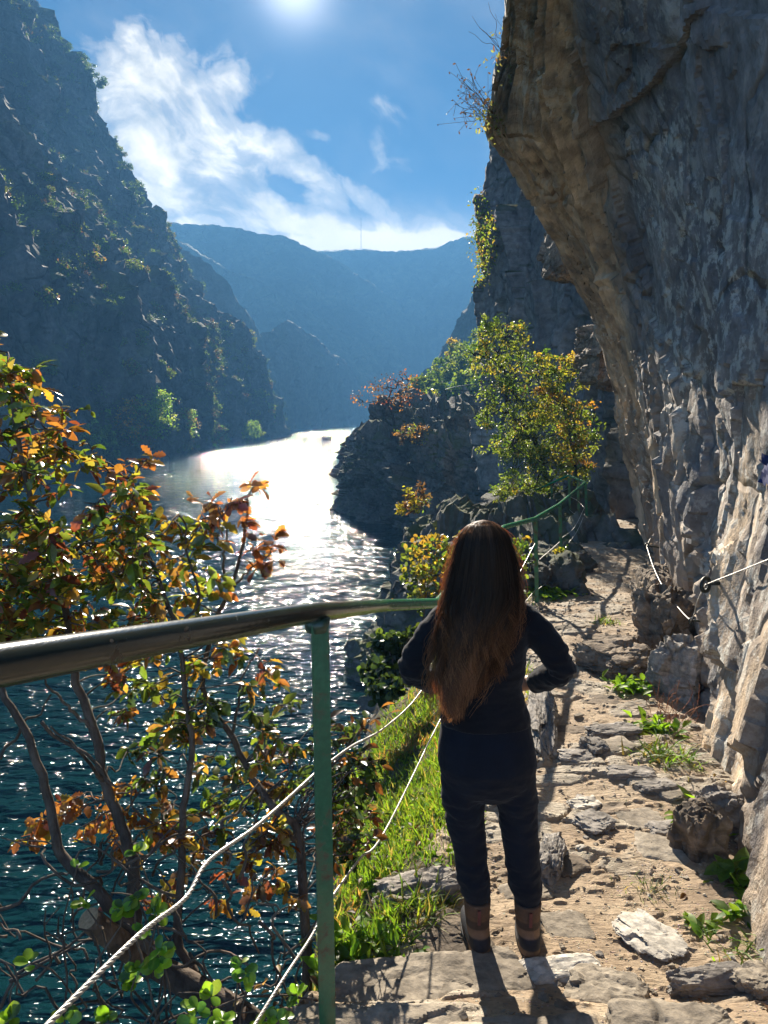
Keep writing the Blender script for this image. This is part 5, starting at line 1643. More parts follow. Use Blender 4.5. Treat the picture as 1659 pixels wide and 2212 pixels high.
S['D'] = [W(660, 2200, 2.5), W(664, 2060, 2.55), W(655, 1930, 2.55), W(645, 1800, 2.6), W(600, 1755, 2.6), W(545, 1680, 2.65), W(500, 1590, 2.7), W(440, 1490, 2.7), W(460, 1360, 2.7), W(500, 1270, 2.75), W(525, 1180, 2.8), W(535, 1080, 2.8)]
S['E'] = [W(205, 1580, 2.4), W(150, 1530, 2.35), W(100, 1480, 2.3)]
S['F'] = [W(225, 1690, 2.38), W(200, 1660, 2.3), W(160, 1610, 2.25), W(110, 1570, 2.2)]
S['G'] = [W(500, 1590, 2.7), W(515, 1520, 2.7), W(520, 1470, 2.75), W(560, 1400, 2.8)]
S['H'] = [W(500, 1270, 2.75), W(480, 1220, 2.7), W(490, 1160, 2.7), W(470, 1090, 2.7)]
S['I'] = [W(380, 1360, 2.5), W(430, 1290, 2.55), W(405, 1200, 2.55), W(400, 1130, 2.5)]
S['J'] = [W(120, 1250, 2.4), W(180, 1170, 2.45), W(250, 1080, 2.5), W(300, 1010, 2.55)]
S['K'] = [W(500, 1270, 2.75), W(540, 1230, 2.8), W(580, 1200, 2.85)]
RADS = {'A': (.024, .006), 'B': (.022, .007), 'C': (.017, .005), 'D': (.021, .004), 'E': (.007, .003), 'F': (.007, .003), 'G': (.006, .003), 'H': (.006, .003), 'I': (.006, .003), 'J': (.007, .003), 'K': (.005, .0025)}
b = Bag(); allp = []
for k, p in S.items():
    q = spline(p, 40 if len(p) > 4 else 16)
    q[1:-1] += RNG.normal(size=(len(q) - 2, 3)) * .003
    b.tube(q, np.linspace(*RADS[k], len(q)), 9); allp += list(q[3:])
b.tube(spline([W(300, 2065, 2.25), W(420, 2135, 2.25), W(540, 2215, 2.2), W(640, 2330, 2.1)], 20), np.linspace(.036, .06, 20), 12)
allp = np.array(allp)
CL = []
# upper mass by the left edge of the railing
while len(CL) < 155:
    u, v = RNG.uniform(-20, 345), RNG.uniform(745, 1420)
    lim = np.interp(v, [740, 800, 900, 960, 1000, 1100, 1200, 1300, 1420], [40, 90, 130, 150, 330, 345, 340, 340, 330])
    if u < lim - 15 and RNG.random() < (1.0 if u < .75 * lim else .75): CL.append((u, v, RNG.uniform(2.2, 2.65), 36, 0))
CL += [(150, 880, 2.4, 22, 1), (145, 940, 2.4, 22, 1), (320, 990, 2.55, 25, 2), (250, 1010, 2.5, 25, 2)]
for u, v in [(480, 1100), (500, 1075), (460, 1120), (440, 1095), (520, 1130)]: CL.append((u, v, 2.75, 24, 3))
for u, v in [(545, 1190), (575, 1205), (590, 1185), (560, 1215), (550, 1045)]: CL.append((u, v, 2.85, 20, 3))
for u, v in [(370, 1120), (400, 1150), (350, 1160), (430, 1140), (390, 1200), (360, 1235), (350, 1270), (430, 1230), (455, 1260), (400, 1290), (440, 1190), (470, 1160), (330, 1320), (380, 1340), (440, 1330), (480, 1340), (340, 1380), (400, 1380), (450, 1290), (330, 1180)]: CL.append((u, v, 2.6, 28, 1))
for u, v in [(270, 1470), (330, 1500), (300, 1440), (270, 1530), (420, 1440), (470, 1430), (530, 1420), (510, 1390), (360, 1530), (410, 1560), (390, 1590), (430, 1600)]: CL.append((u, v, 2.55, 26, 1))
for u, v in [(380, 1560), (420, 1580), (350, 1580), (440, 1640), (550, 1530), (590, 1560), (620, 1590), (600, 1640), (630, 1680), (570, 1600), (640, 1530), (500, 1650), (470, 1690), (510, 1710), (560, 1720), (480, 1740), (530, 1750), (440, 1750), (600, 1700), (620, 1740)]: CL.append((u, v, 2.7, 30, 4))
for u, v in [(90, 1790), (60, 1810), (130, 1765), (170, 1740), (220, 1760), (250, 1740), (290, 1770), (320, 1790), (350, 1770), (380, 1800), (180, 1790), (240, 1800), (300, 1820), (340, 1830), (140, 1720), (260, 1700)]: CL.append((u, v, 2.45, 26, 2))
for u, v in [(590, 1890), (560, 1930), (620, 1940), (540, 1960), (600, 1830), (560, 1820), (500, 1880), (530, 1850), (480, 1930), (440, 1840), (420, 1870), (610, 1790)]: CL.append((u, v, 2.5, 26, 5))
for u, v in [(720, 1560), (745, 1590), (780, 1570), (800, 1620), (760, 1650), (730, 1700), (770, 1720), (740, 1760), (790, 1680), (720, 1640), (750, 1800), (730, 1850), (700, 1590), (640, 1620), (650, 1700), (820, 1640)]: CL.append((u, v, 2.8, 26, 6))
for k in range(34): CL.append((RNG.uniform(240, 650), RNG.uniform(1450, 1960), RNG.uniform(2.4, 2.8), 28, int(RNG.choice([1, 4, 5, 6]))))
for k in range(16): CL.append((RNG.uniform(705, 830), RNG.uniform(1530, 1880), RNG.uniform(2.7, 3.1), 26, 6))
PALS = [([GREEN, LIME, YEL, AMB, ORA, RED], [6, 4.5, 2.2, 2, 2.2, 1.5]), ([LIME, YEL, AMB, ORA, GREEN], [3, 3, 3, 2, 2]), ([AMB, ORA, YEL, RED], [4, 3, 2, 1]), ([ORA, RED, AMB, DRY], [4, 4, 1, 2]), ([GREEN, LIME, DRY, AMB, DKG], [3, 3, 2, 2, 2]), ([DRY, RED, AMB, YEL], [4, 2, 2, 2]), ([DKG, GREEN, DRY, ORA], [4, 3, 2, 1])]
L = Bag()
for (u, v, Y, sp, pk) in CL:
    c = W(u, v, Y)
    s = allp[np.argmin(np.linalg.norm(allp - c, axis=1) + RNG.random(len(allp)) * .03)]
    p = wig(s, c, .06, 5, .05)
    b.tube(p, np.linspace(.0035, .0018, len(p)), 5)
    k = sp / FU * Y
    pal, w = PALS[pk]
    # each cluster keeps mostly to one or two colours
    w2 = np.array(w) * (RNG.random(len(w)) ** 2 + .08)
    for q in range(3):
        e = c + RNG.normal(size=3) * k * np.array([.8, .8, .6])
        tw = wig(p[-3], e, .06, 4); b.tube(tw, np.linspace(.0018, .001, len(tw)), 4)
        n = int(RNG.integers(6, 10))
        at = tw[RNG.integers(len(tw) // 3, len(tw), n)]
        d = rdir(n) * np.array([1, 1, .6]) + unit(e - c) * .5 + np.array([0, 0, -.15])
        leaves(L, at, d, rdir(n) * .7 + np.array([0, 0, .8]), (.018 + .052 * RNG.random(n) ** 1.3), OAK if pk in (2, 3, 5) or RNG.random() < .35 else OVAL, tints(n, pal, w2, .3), .15, RNG.uniform(.05, .45))
# bare twigs crossing the lower left
for k in range(46):
    u, v = RNG.uniform(0, 650), RNG.uniform(1850, 2230)
    a = W(u, v, RNG.uniform(1.9, 2.6)); ang = RNG.uniform(-1.2, 1.2)
    e = a + np.array([math.sin(ang), RNG.uniform(-.2, .2), math.cos(ang) * .8]) * RNG.uniform(.15, .45)
    b.tube(wig(a, e, .07, 6), np.linspace(.005, .002, 12), 5)
for u0, v0, u1, v1 in [(0, 1965, 210, 1830), (0, 2180, 320, 1850), (20, 2120, 290, 1990), (180, 1900, 330, 2010), (330, 2060, 600, 2150), (410, 2060, 520, 2170), (560, 1990, 640, 2160), (480, 1790, 560, 1690), (90, 1560, 330, 1780), (270, 1870, 420, 1780), (0, 1640, 110, 1500), (480, 1900, 560, 2060)]:
    b.tube(wig(W(u0, v0, 2.2), W(u1, v1, 2.35), .04, 7), np.linspace(.006, .003, 14), 6)
b.build('branches', M_bark, bush)
L.build('foliage', M_leaf, bush)
# sawn stub at the base of the bush
st = Bag(); sp_ = spline([W(192, 1985, 2.05), W(250, 2030, 2.12), W(310, 2072, 2.25)], 14)
st.tube(sp_, np.linspace(.034, .04, 14), 14)
stub = st.build('stub', bark_mat('old_bark', (.07, .045, .03), (.24, .16, .10)), bush)
dcut = unit(sp_[0] - sp_[1]); A_ = unit(np.cross(dcut, [0, 0, 1])); B_2 = np.cross(dcut, A_)
t = np.linspace(0, 2 * math.pi, 20, endpoint=False)
ct = Bag(); ct.add(np.concatenate([[sp_[0] + dcut * .005], sp_[0] + dcut * .003 + .033 * (np.cos(t)[:, None] * A_ + np.sin(t)[:, None] * B_2)]), np.array([[0, 1 + k, 1 + (k + 1) % 20] for k in range(20)]))
o = ct.build('cut_face', M_cut, None, smooth=False)
o.parent = stub; o.matrix_parent_inverse = (Matrix.Translation(bush.location)).inverted()

# round leaved green shrub below the cable
gs = empty('round_leaf_shrub', W(300, 2260, 1.9)); tag(gs, 'bright green round leaved shrub at the bottom left below the cable', 'shrub')
b = Bag(); L = Bag()
for (u, v, Y, k) in [(265, 1965, 1.75, 12), (290, 1945, 1.75, 10), (335, 1975, 1.8, 9), (305, 2010, 1.72, 8), (350, 2050, 1.7, 10), (345, 2075, 1.7, 8), (180, 1950, 1.8, 6), (167, 1870, 1.9, 4), (290, 1840, 1.95, 6), (285, 2125, 1.75, 10), (300, 2090, 1.7, 8), (530, 2110, 1.75, 9), (520, 2085, 1.78, 7), (425, 2180, 1.7, 9), (455, 2150, 1.7, 8), (140, 2190, 1.6, 8), (65, 2080, 1.7, 5), (20, 2200, 1.55, 9), (480, 2200, 1.7, 10), (600, 2200, 1.8, 10), (640, 2150, 1.9, 8), (400, 2230, 1.6, 12), (230, 2200, 1.65, 8), (560, 2220, 1.75, 10)]:
    c = W(u, v, Y); s = gs.location + Vector((RNG.normal() * .12, RNG.normal() * .06, 0))
    p = wig(np.array(s), c, .05, 6); b.tube(p, np.linspace(.004, .002, len(p)), 5)
    d = rdir(k) * np.array([1, 1, .55]) + np.array([0, -.1, .25])
    leaves(L, c + rdir(k) * .006, d, rdir(k) * .5 + np.array([0, -.4, .9]), RNG.uniform(.022, .042, k), ROUND, tints(k, [np.array((.13, .26, .02)), np.array((.2, .33, .03)), np.array((.08, .17, .03))], [3, 2, 2]), .12, .1)
b.build('branches', M_bark, gs); L.build('foliage', M_leaf, gs)
# ================================================================ THE WOMAN ON THE PATH (seen from behind)
YB = 2.5


def remesh(bag, voxel, smooth_it=4, name='tmp'):
    """union of overlapping closed shapes as one continuous surface"""
    V = np.concatenate(bag.V)
    me = mesh_data(name, V, [np.concatenate(f) for f in bag.F.values()])
    ob = bpy.data.objects.new(name, me); COL.objects.link(ob)
    md = ob.modifiers.new('r', 'REMESH'); md.mode = 'VOXEL'; md.voxel_size = voxel; md.use_smooth_shade = True
    if smooth_it:
        ms = ob.modifiers.new('s', 'SMOOTH'); ms.iterations = smooth_it; ms.factor = .5
    dg = bpy.context.evaluated_depsgraph_get()
    ev = ob.evaluated_get(dg); m2 = ev.to_mesh()
    n = len(m2.vertices); Vo = np.empty(n * 3, np.float32); m2.vertices.foreach_get('co', Vo)
    No = np.empty(n * 3, np.float32); m2.vertices.foreach_get('normal', No)
    q = [list(p.vertices) for p in m2.polygons]
    ev.to_mesh_clear()
    bpy.data.objects.remove(ob); bpy.data.meshes.remove(me)
    F = [np.array([p for p in q if len(p) == k]) for k in (3, 4)]
    return Vo.reshape(-1, 3).astype(float), [f for f in F if len(f)], No.reshape(-1, 3).astype(float)


def rings(bag, rows, sides=28, p=2.3):
    """closed loft through horizontal super-elliptic rings: (centre, rx, ry)"""
    rows = np.array([[*c, rx, ry] for c, rx, ry in rows], float)
    rows = spline(rows, len(rows) * 5)
    a = np.linspace(0, 2 * math.pi, sides, endpoint=False)
    cx = np.sign(np.cos(a)) * np.abs(np.cos(a)) ** (2 / p); sy = np.sign(np.sin(a)) * np.abs(np.sin(a)) ** (2 / p)
    V = np.stack([rows[:, 0:1] + rows[:, 3:4] * cx, rows[:, 1:2] + rows[:, 4:5] * sy, np.repeat(rows[:, 2:3], sides, 1)], -1)
    n = len(rows)
    idx = np.arange(n * sides).reshape(n, sides); j = np.roll(idx, -1, 1)
    bag.add(V.reshape(-1, 3), [np.stack([idx[:-1], j[:-1], j[1:], idx[1:]], -1).reshape(-1, 4), idx[:1, ::-1], idx[-1:]])


def limb(bag, pts, rad, n=26, sides=18):
    q = spline(np.array([[*p, r] for p, r in zip(pts, rad)], float), n)
    # rounded ends
    bag.tube(q[:, :3], q[:, 3], sides)
    for k, e in ((0, q[0]), (-1, q[-1])):
        pass


def ball(bag, c, r):
    V, F = cube_sphere(9)
    V = unit(V)
    bag.add(np.asarray(c) + V * np.asarray(r), F)


def hw(du, v, Y=YB):
    return du / FU * (Y * CP - W(830, v, Y)[2] * SP)


foot_l, foot_r = W(1040, 2062, YB), W(1146, 2062, YB)
foot_l[2] = path_z(foot_l[0], YB) - .004; foot_r[2] = path_z(foot_r[0], YB) - .004
her = empty('person', ((foot_l[0] + foot_r[0]) / 2, YB, (foot_l[2] + foot_r[2]) / 2))
tag(her, 'woman with long brown hair in dark tracksuit standing on the path, seen from behind', 'person')

SH = [W(966, 1340, YB + .01), W(1128, 1338, YB + .01)]
EL = [W(890, 1443, YB - .03), W(1211, 1445, YB - .03)]
WR = [W(946, 1479, YB + .13), W(1146, 1475, YB + .13)]
HD = [W(1005, 1478, YB + .20), W(1095, 1474, YB + .20)]
HC = W(1044, 1196, YB + .01)

# body: one continuous figure, mostly under the clothes
M_skin = plain_mat('skin', (.42, .22, .14), .5, 0, .4, .1, 30)
b = Bag()
ball(b, HC, (.072, .088, .098)); ball(b, HC + np.array([0, .035, -.055]), (.050, .055, .06))
b.tube([HC + np.array([0, .098, .005]), HC + np.array([0, .108, -.022]), HC + np.array([0, .09, -.03])], [.008, .014, .010], 10)
for s in (-1, 1):
    ball(b, HC + np.array([s * .075, .01, -.02]), (.010, .022, .032))
limb(b, [HC + np.array([0, -.005, -.07]), HC + np.array([0, 0, -.14]), W(1046, 1330, YB)], [.05, .046, .06])
rings(b, [(W(1046, 1322, YB), .06, .05), (W(1046, 1345, YB), .125, .075), (W(1045, 1400, YB), .12, .085), (W(1043, 1480, YB), .10, .08), (W(1048, 1560, YB), .12, .08), (W(1052, 1660, YB), .115, .075)])
for s in (0, 1):
    limb(b, [SH[s], EL[s], WR[s]], [.045, .036, .026])
    d = unit(HD[s] - WR[s]); side = unit(np.cross(d, [0, 0, 1.0])); up = np.cross(side, d)
    palm = WR[s] + d * .045
    limb(b, [WR[s] - d * .01, palm, WR[s] + d * .085], [.024, .032, .028])
    for k in range(4):
        base = WR[s] + d * .085 + up * (.027 - .018 * k) + side * .002
        L_ = [.066, .075, .070, .055][k]
        inw = np.array([0, .35, -.15]) * (1 if s == 0 else 1)
        d2 = unit(d + inw * .5); d3 = unit(d + inw * 1.8)
        limb(b, [base - d * .015, base + d2 * L_ * .45, base + d2 * L_ * .45 + d3 * L_ * .35, base + d2 * L_ * .40 + d3 * L_ * .62], [.0095, .009, .008, .006], 12, 10)
    limb(b, [WR[s] + d * .03 + up * .022, WR[s] + d * .06 + up * .048 + np.array([0, .012, 0]), WR[s] + d * .095 + up * .052 + np.array([0, .02, 0])], [.012, .0105, .008], 12, 10)
for s, f in ((0, foot_l), (1, foot_r)):
    u0 = (1003, 1107)[s]
    limb(b, [W(u0, 1680, YB), W((1012, 1118)[s], 1800, YB), W((1026, 1136)[s], 1930, YB), f + np.array([0, 0, .05])], [.05, .038, .026, .022])
V, F, Nn = remesh(b, .0045, 2)
mk('body', V, F, M_skin, her)
for s in (-1, 1):
    e = Bag(); ball(e, HC + np.array([s * .030, .080, .006]), .012); e.build('eye', plain_mat('eye', (.5, .5, .5), .2), her)
lp_ = Bag(); ball(lp_, HC + np.array([0, .088, -.052]), (.022, .006, .007)); lp_.build('lips', plain_mat('lips', (.35, .10, .09), .5), her)

# sweatshirt
m, nt, out = new_mat('black_fleece')
Pp = coords(nt)
n1 = nt.noise(Pp, 260, 3, .6); n2 = nt.noise(Pp, 14, 5, .6)
principled(nt, out, Base_Color=nt.mix(.5, (.007, .007, .010), nt.ramp(n2, [(.3, .6), (.7, 1.4)]), 'MULTIPLY'), Roughness=.95, Specular_IOR_Level=.12, Sheen_Weight=.12, Sheen_Roughness=.5,
           Normal=nt.bump(nt.math('ADD', nt.math('MULTIPLY', n1, .12), n2), .006))
M_top = m
b = Bag()
T = lambda u, v, du, ry, dy=0: (W(u, v, YB + dy), hw(du, v), ry)
rings(b, [T(1046, 1300, 34, .045), T(1046, 1312, 50, .06), T(1046, 1324, 88, .078), T(1047, 1342, 100, .095), T(1047, 1380, 96, .105), T(1046, 1430, 88, .108, .0), T(1045, 1480, 83, .105), T(1046, 1515, 88, .110), T(1048, 1545, 97, .118), T(1049, 1558, 97, .118)])
for s in (0, 1):
    mid = (SH[s] + EL[s]) / 2 + np.array([(-1, 1)[s] * .012, -.01, .01])
    sh_in = SH[s] + np.array([(1, -1)[s] * .05, 0, .012])
    limb(b, [sh_in, SH[s], mid, EL[s], (EL[s] * .5 + WR[s] * .5) + np.array([0, .0, -.006]), WR[s] - unit(HD[s] - WR[s]) * .022], [.052, .060, .055, .0475, .046, .036], 40)
    ball(b, EL[s] + np.array([(-1, 1)[s] * .002, -.004, -.002]), .047)
V, F, Nn = remesh(b, .006, 5)
# folds: gathered round elbows and cuffs, soft drag lines on the back
dist = np.minimum(np.linalg.norm(V - EL[0], axis=1), np.linalg.norm(V - EL[1], axis=1))
dw = np.minimum(np.linalg.norm(V - WR[0], axis=1), np.linalg.norm(V - WR[1], axis=1))
f = fbm(np.stack([V[:, 0] * 14, V[:, 1] * 14, V[:, 2] * 34], 1), 3, 700)
f2 = fbm(np.stack([V[:, 0] * 30, V[:, 1] * 10, V[:, 2] * 22], 1), 2, 703, ridged=True)
V = V + Nn * (.013 * f * (.35 + np.exp(-(dist / .07) ** 2)) + .007 * f2 * np.exp(-(dw / .06) ** 2) + .004 * fbm(V * 9, 2, 705))[:, None]
mk('sweatshirt', V, F, M_top, her)

# trousers
m, nt, out = new_mat('navy_jogger_cloth')
Pp = coords(nt)
n1 = nt.noise(Pp, 300, 3, .6); n2 = nt.noise(Pp, 11, 5, .6)
principled(nt, out, Base_Color=nt.mix(.5, (.006, .008, .015), nt.ramp(n2, [(.3, .6), (.7, 1.4)]), 'MULTIPLY'), Roughness=.9, Specular_IOR_Level=.15, Sheen_Weight=.06,
           Normal=nt.bump(nt.math('ADD', nt.math('MULTIPLY', n1, .12), n2), .006))
M_trs = m
b = Bag()
rings(b, [T(1048, 1528, 88, .105), T(1048, 1560, 95, .113), T(1050, 1600, 103, .128, -.005), T(1052, 1640, 106, .132, -.008), T(1053, 1664, 102, .124, -.006), T(1055, 1688, 92, .112, -.004), T(1056, 1706, 60, .092), T(1057, 1720, 26, .06), T(1057, 1727, 8, .03)])
LEG = [[(1003, 1650, 50), (1000, 1700, 48.5), (1004, 1760, 43), (1015, 1830, 37.5), (1021, 1885, 35), (1026, 1918, 33), (1029, 1937, 27), (1030, 1950, 26)],
       [(1105, 1650, 51), (1111, 1700, 47), (1118, 1760, 43), (1126, 1830, 39), (1131, 1885, 36), (1136, 1920, 34), (1139, 1942, 28), (1140, 1956, 27)]]
for q in LEG:
    rings(b, [(W(u, v, YB + .015 * (v > 1720)), hw(d, v), hw(d, v) * 1.12) for u, v, d in q], 22, 2.0)
V, F, Nn = remesh(b, .006, 12)
vv = toUV(V)[1]
f = fbm(np.stack([V[:, 0] * 11, V[:, 1] * 11, V[:, 2] * 26], 1), 3, 720)
f2 = fbm(np.stack([V[:, 0] * 10 + V[:, 2] * 6, V[:, 1] * 9, V[:, 2] * 20], 1), 3, 721, ridged=True)
wr = np.exp(-((vv - 1765) / 55) ** 2) + 1.2 * np.exp(-((vv - 1900) / 36) ** 2) + .3 * np.exp(-((vv - 1690) / 30) ** 2)
V = V + Nn * (.006 * f * (.3 + wr) + .003 * f2 * wr)[:, None]
mk('trousers', V, F, M_trs, her)

# boots
m, nt, out = new_mat('hiking_boot_leather')
Pp = coords(nt)
hgt = nt.attr('h', True)
col = nt.ramp(hgt, [(0, (.055, .045, .04)), (.10, (.20, .125, .075)), (.22, (.17, .105, .06)), (.26, (.022, .022, .026)), (.42, (.022, .022, .026)), (.45, (.19, .12, .075)), (.58, (.16, .10, .065)), (.61, (.05, .034, .026)), (.74, (.052, .035, .027)), (.77, (.105, .062, .036)), (1, (.095, .056, .034))])
principled(nt, out, Base_Color=nt.mix(.5, col, nt.ramp(nt.noise(Pp, 60, 5), [(.3, .6), (.7, 1.4)]), 'MULTIPLY'), Roughness=.8, Normal=nt.bump(nt.noise(Pp, 220, 3), .002), Specular_IOR_Level=.3)
M_boot = m
M_sole = plain_mat('boot_sole', (.035, .032, .03), .85)
M_loop = plain_mat('red_pull_loop', (.11, .03, .025), .7)
for s, (f, top) in enumerate(((foot_l, W(1031, 1945, YB + .01)), (foot_r, W(1140, 1950, YB + .01)))):
    b = Bag()
    hz_ = top[2] - f[2]
    hc = f * .6 + np.array([top[0], top[1], f[2]]) * .4
    toe = unit(np.array([(-.10, .12)[s], 1, 0]))
    rings(b, [(hc + toe * .0 + np.array([0, 0, .022]), .039, .052), (hc + np.array([0, 0, .07]), .040, .054), (hc * .5 + top * .5 + np.array([0, .01, (f[2] - hc[2])]), .042, .05), (top + np.array([0, 0, -.03]), .047, .053), (top + np.array([0, 0, .012]), .050, .055)], 24, 2.2)
    limb(b, [hc + toe * .0 + np.array([0, 0, .05]), hc + toe * .10 + np.array([0, 0, .055]), hc + toe * .165 + np.array([0, 0, .046]), hc + toe * .20 + np.array([0, 0, .04])], [.042, .046, .040, .028], 24)
    V, F, Nn = remesh(b, .0045, 4)
    V[:, 2] = np.maximum(V[:, 2], f[2] + .018)
    hh = np.clip((V[:, 2] - f[2]) / hz_, 0, 1)
    bo = mk('boot', V, F, M_boot, her, {'h': hh})
    sl = Bag()
    t = np.linspace(0, 2 * math.pi, 40, endpoint=False)
    rr = .047 * (1 + .10 * np.cos(t * 1.0) ** 2)
    sx = np.cross(toe, [0, 0, 1.0])
    prof2 = np.stack([(.085 + .125 * np.cos(t))[:, None] * toe + ((.046 + .006 * np.cos(t)) * np.sin(t))[:, None] * sx], 0)[0]
    prof2[:, 2] = 0
    c2_ = hc.copy(); c2_[2] = f[2]
    R0 = c2_ + prof2 * .97; R1 = c2_ + prof2 + np.array([0, 0, .012]); R2 = c2_ + prof2 * .985 + np.array([0, 0, .026])
    k = 40; idx = np.arange(3 * k).reshape(3, k); j = np.roll(idx, -1, 1)
    sl.add(np.concatenate([R0, R1, R2]), [np.stack([idx[:-1], j[:-1], j[1:], idx[1:]], -1).reshape(-1, 4), idx[:1, ::-1], idx[-1:]])
    so = sl.build('sole', M_sole, None, smooth=False); so.parent = bo; so.matrix_parent_inverse = Matrix.Translation(her.location).inverted()
    lpb = Bag(); x = top + np.array([0, -.060, -.005])
    lpb.box(x + np.array([0, 0, -.022]), (.011, .006, .055)); lo = lpb.build('pull_loop', M_loop, None, smooth=False); lo.parent = bo; lo.matrix_parent_inverse = Matrix.Translation(her.location).inverted()

# hair
m, nt, out = new_mat('long_brown_hair')
t = nt.attr('tint')
p = nt('ShaderNodeBsdfPrincipled', i_Base_Color=t, i_Roughness=.5, i_Specular_IOR_Level=.22)
tr = nt('ShaderNodeBsdfTranslucent', i_Color=nt.mix(1.0, t, (2.0, 1.75, 1.4), 'MULTIPLY'))
nt.set(out.inputs['Surface'], nt('ShaderNodeMixShader', i_0=.5, i_1=p.outputs[0], i_2=tr.outputs[0]).outputs[0])
M_hair = m
HV = [1123, 1127, 1135, 1150, 1180, 1220, 1260, 1300, 1340, 1380, 1420, 1460, 1500, 1540, 1575]
HL = [1043, 1024, 1008, 995, 983, 974, 967, 960, 956, 953, 951, 948, 947, 950, 960]
HR = [1047, 1066, 1080, 1096, 1109, 1118, 1122, 1123, 1118, 1104, 1084, 1062, 1038, 1015, 990]
HDEP = [.0, .045, .068, .090, .108, .113, .110, .100, .085, .070, .062, .058, .055, .05, .045]      # how far it stands behind the axis
HYC = [0, 0, 0, 0, 0, .0, -.005, -.02, -.045, -.065, -.072, -.075, -.082, -.09, -.095]


def hair_pt(phi, v, lay):
    l, r = np.interp(v, HV, HL), np.interp(v, HV, HR)
    c = (l + r) / 2; h = (r - l) / 2
    ya = YB + np.interp(v, HV, HYC) - np.interp(v, HV, HDEP) * np.cos(phi) * lay
    ya = np.broadcast_to(ya, v.shape)
    p = np.stack([W(cc, q, y_) for cc, q, y_ in zip(np.broadcast_to(c, v.shape), v, ya)])
    sc_ = (p[:, 1] * CP - p[:, 2] * SP) / FU
    p[:, 0] += h * sc_ * np.sin(phi) * lay * .97
    return p


hr = Bag(); nst = 4600
for k in range(nst):
    clump = RNG.integers(110); crng = np.random.default_rng(1000 + clump)
    phi0 = crng.uniform(-1.9, 1.9) + RNG.normal() * .055
    v0 = 1123 + 6 * abs(RNG.normal())
    end = 1572 - 125 * crng.random() ** 1.2 - 55 * RNG.random() ** 2 - 30 * max(0, math.sin(phi0)) - 45 * (abs(phi0 + .35) / 1.9) ** 1.5
    if abs(phi0) > 1.75: end = min(end, RNG.uniform(1380, 1480))
    s = np.linspace(0, 1, 22)
    v = v0 + (end - v0) * s ** 1.15
    shrink = 1 - .28 * sstep(1290, 1400, v)
    lay = 1.0 + (.05 * RNG.normal() + .09 * crng.normal()) * sstep(.2, .8, s) + .02 * RNG.normal()
    ph = phi0 * shrink
    P = hair_pt(ph, v, np.clip(lay, .84, 1.06))
    ph1 = crng.uniform(0, 6.3) + .35 * RNG.normal(); fr = crng.uniform(4, 9)
    amp = (.012 + .030 * crng.random()) * sstep(.36, .9, s)
    P[:, 0] += .75 * amp * np.sin(fr * s * 3.0 + ph1) + .006 * s * RNG.normal() + .020 * sstep(.65, 1, s) * crng.normal()
    P[:, 1] += amp * .6 * np.cos(fr * s * 2.6 + ph1) - .010 * s * RNG.random()
    w = .0016 * RNG.uniform(.7, 1.3) * np.sqrt(np.clip(1.08 - s, .02, 1))
    tan = unit(np.gradient(P, axis=0))
    sidev = unit(np.stack([np.cos(ph), np.sin(ph), 0 * ph], 1) + RNG.normal() * .3 * np.array([0, 1, 0]))
    A_, B_3 = P + sidev * w[:, None], P - sidev * w[:, None]
    Vv = np.stack([A_, B_3], 1).reshape(-1, 3)
    i = np.arange(21) * 2
    root = np.array([.034, .021, .013]); tip = np.array([.24, .125, .062]) * (crng.uniform(.35, 1.6))
    f = np.maximum(sstep(.5, 1.0, s), 1.0 * sstep(.15, .03, s))[:, None]  # redder ends are the hair's own; the crown is painted lighter as sunlit
    col = (root * (1 - f) + tip * f) * RNG.uniform(.6, 1.4)
    hr.add(Vv, np.stack([i, i + 1, i + 3, i + 2], 1), tint=np.repeat(col, 2, 0))
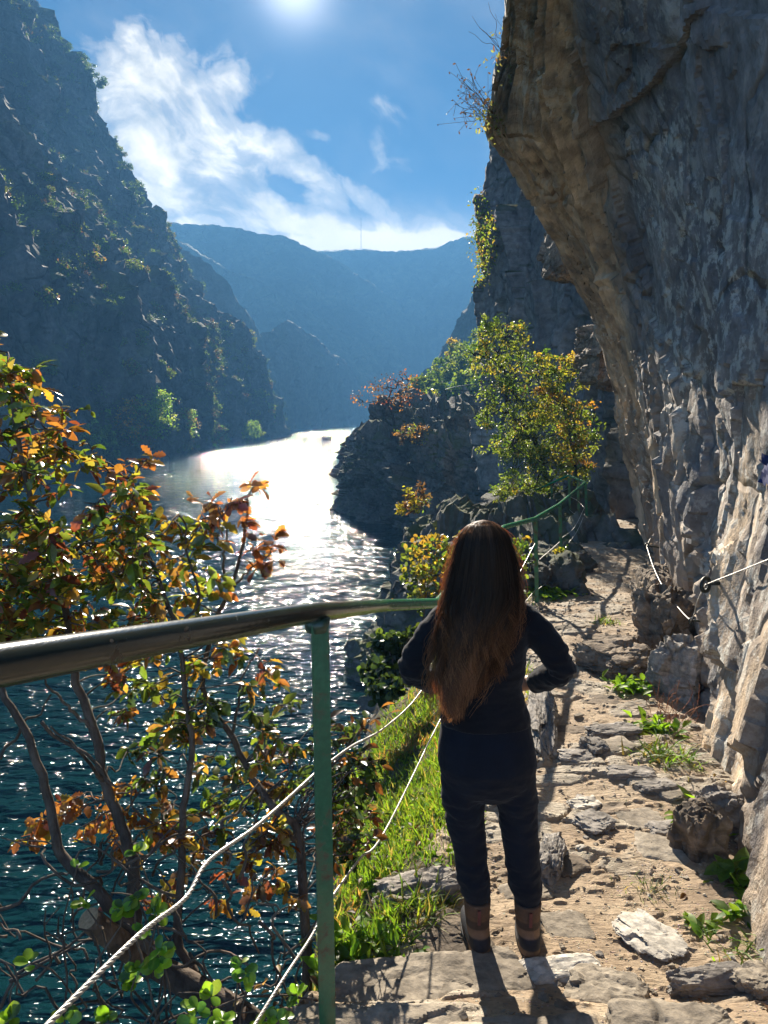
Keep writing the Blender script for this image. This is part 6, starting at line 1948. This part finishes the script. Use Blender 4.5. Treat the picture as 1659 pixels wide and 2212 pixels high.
# stray hairs standing off the outline
for k in range(420):
    side = -1 if RNG.random() < .62 else 1
    v0 = RNG.uniform(1135, 1440); n = 10
    v = v0 + np.linspace(0, RNG.uniform(40, 130), n)
    v = np.minimum(v, 1560)
    P = hair_pt(np.full(n, side * RNG.uniform(1.2, 1.6)), v, 1.0)
    s = np.linspace(0, 1, n)
    out_ = RNG.uniform(.004, .035) * (1.8 if (side < 0 and v0 > 1330) else .8)
    P[:, 0] += side * out_ * np.sin(s * math.pi * RNG.uniform(.5, 1.0)) + .010 * np.sin(s * 6 + RNG.uniform(0, 6)) * s
    P[:, 1] -= .02 * s
    hr.tube(P, np.linspace(.0008, .0004, n), 3, False, tint=np.array([.34, .18, .09]) * RNG.uniform(.6, 1.3))  # backlight is put into the strays' colour as a paler tint
vs = np.concatenate([np.linspace(1124, 1150, 10), np.linspace(1156, 1545, 34)]); phs = np.linspace(-1.95, 1.95, 30)
cap = np.stack([hair_pt(phs * (1 - .28 * sstep(1290, 1400, np.array([q]))), np.full(30, q), .90 if q < 1400 else .90 - .35 * (q - 1400) / 150) for q in vs], 0)
hr.add(cap.reshape(-1, 3), grid_faces(*cap.shape[:2]), tint=np.array([.014, .008, .006]))
hr.build('hair', M_hair, her)

# ---------------------------------------------------------------- hiker far off on the outcrop
hp = on(G_P, 1046, 868, 10)
hk = empty('person', hp); tag(hk, 'distant hiker in a dark red top behind the railing on the far outcrop', 'person')
b = Bag()
for s in (-1, 1):
    limb(b, [hp + np.array([s * .1, 0, .0]), hp + np.array([s * .11, 0, .45]), hp + np.array([s * .09, 0, .9])], [.06, .07, .09], 10, 10)
V, F, Nn = remesh(b, .02, 2); mk('trousers', V, F, M_cloth, hk)
b = Bag()
rings(b, [(hp + np.array([0, 0, .82]), .17, .11), (hp + np.array([0, 0, 1.1]), .17, .11), (hp + np.array([0, 0, 1.38]), .21, .11), (hp + np.array([0, 0, 1.47]), .08, .07)])
for s in (-1, 1): limb(b, [hp + np.array([s * .18, 0, 1.4]), hp + np.array([s * .27, .05, 1.12]), hp + np.array([s * .2, .22, 1.0])], [.065, .055, .04], 10, 10)
V, F, Nn = remesh(b, .02, 2); mk('jacket', V, F, plain_mat('dark_red_cloth', (.12, .02, .018), .8), hk)
b = Bag(); ball(b, hp + np.array([0, 0, 1.62]), (.085, .1, .12)); limb(b, [hp + np.array([0, 0, 1.4]), hp + np.array([0, 0, 1.55])], [.055, .05], 6, 10)
V, F, Nn = remesh(b, .015, 2); mk('body', V, F, M_skin_far, hk)
b = Bag(); ball(b, hp + np.array([0, -.015, 1.66]), (.09, .1, .10)); b.build('hair', plain_mat('dark_hair', (.02, .015, .012), .6), hk)
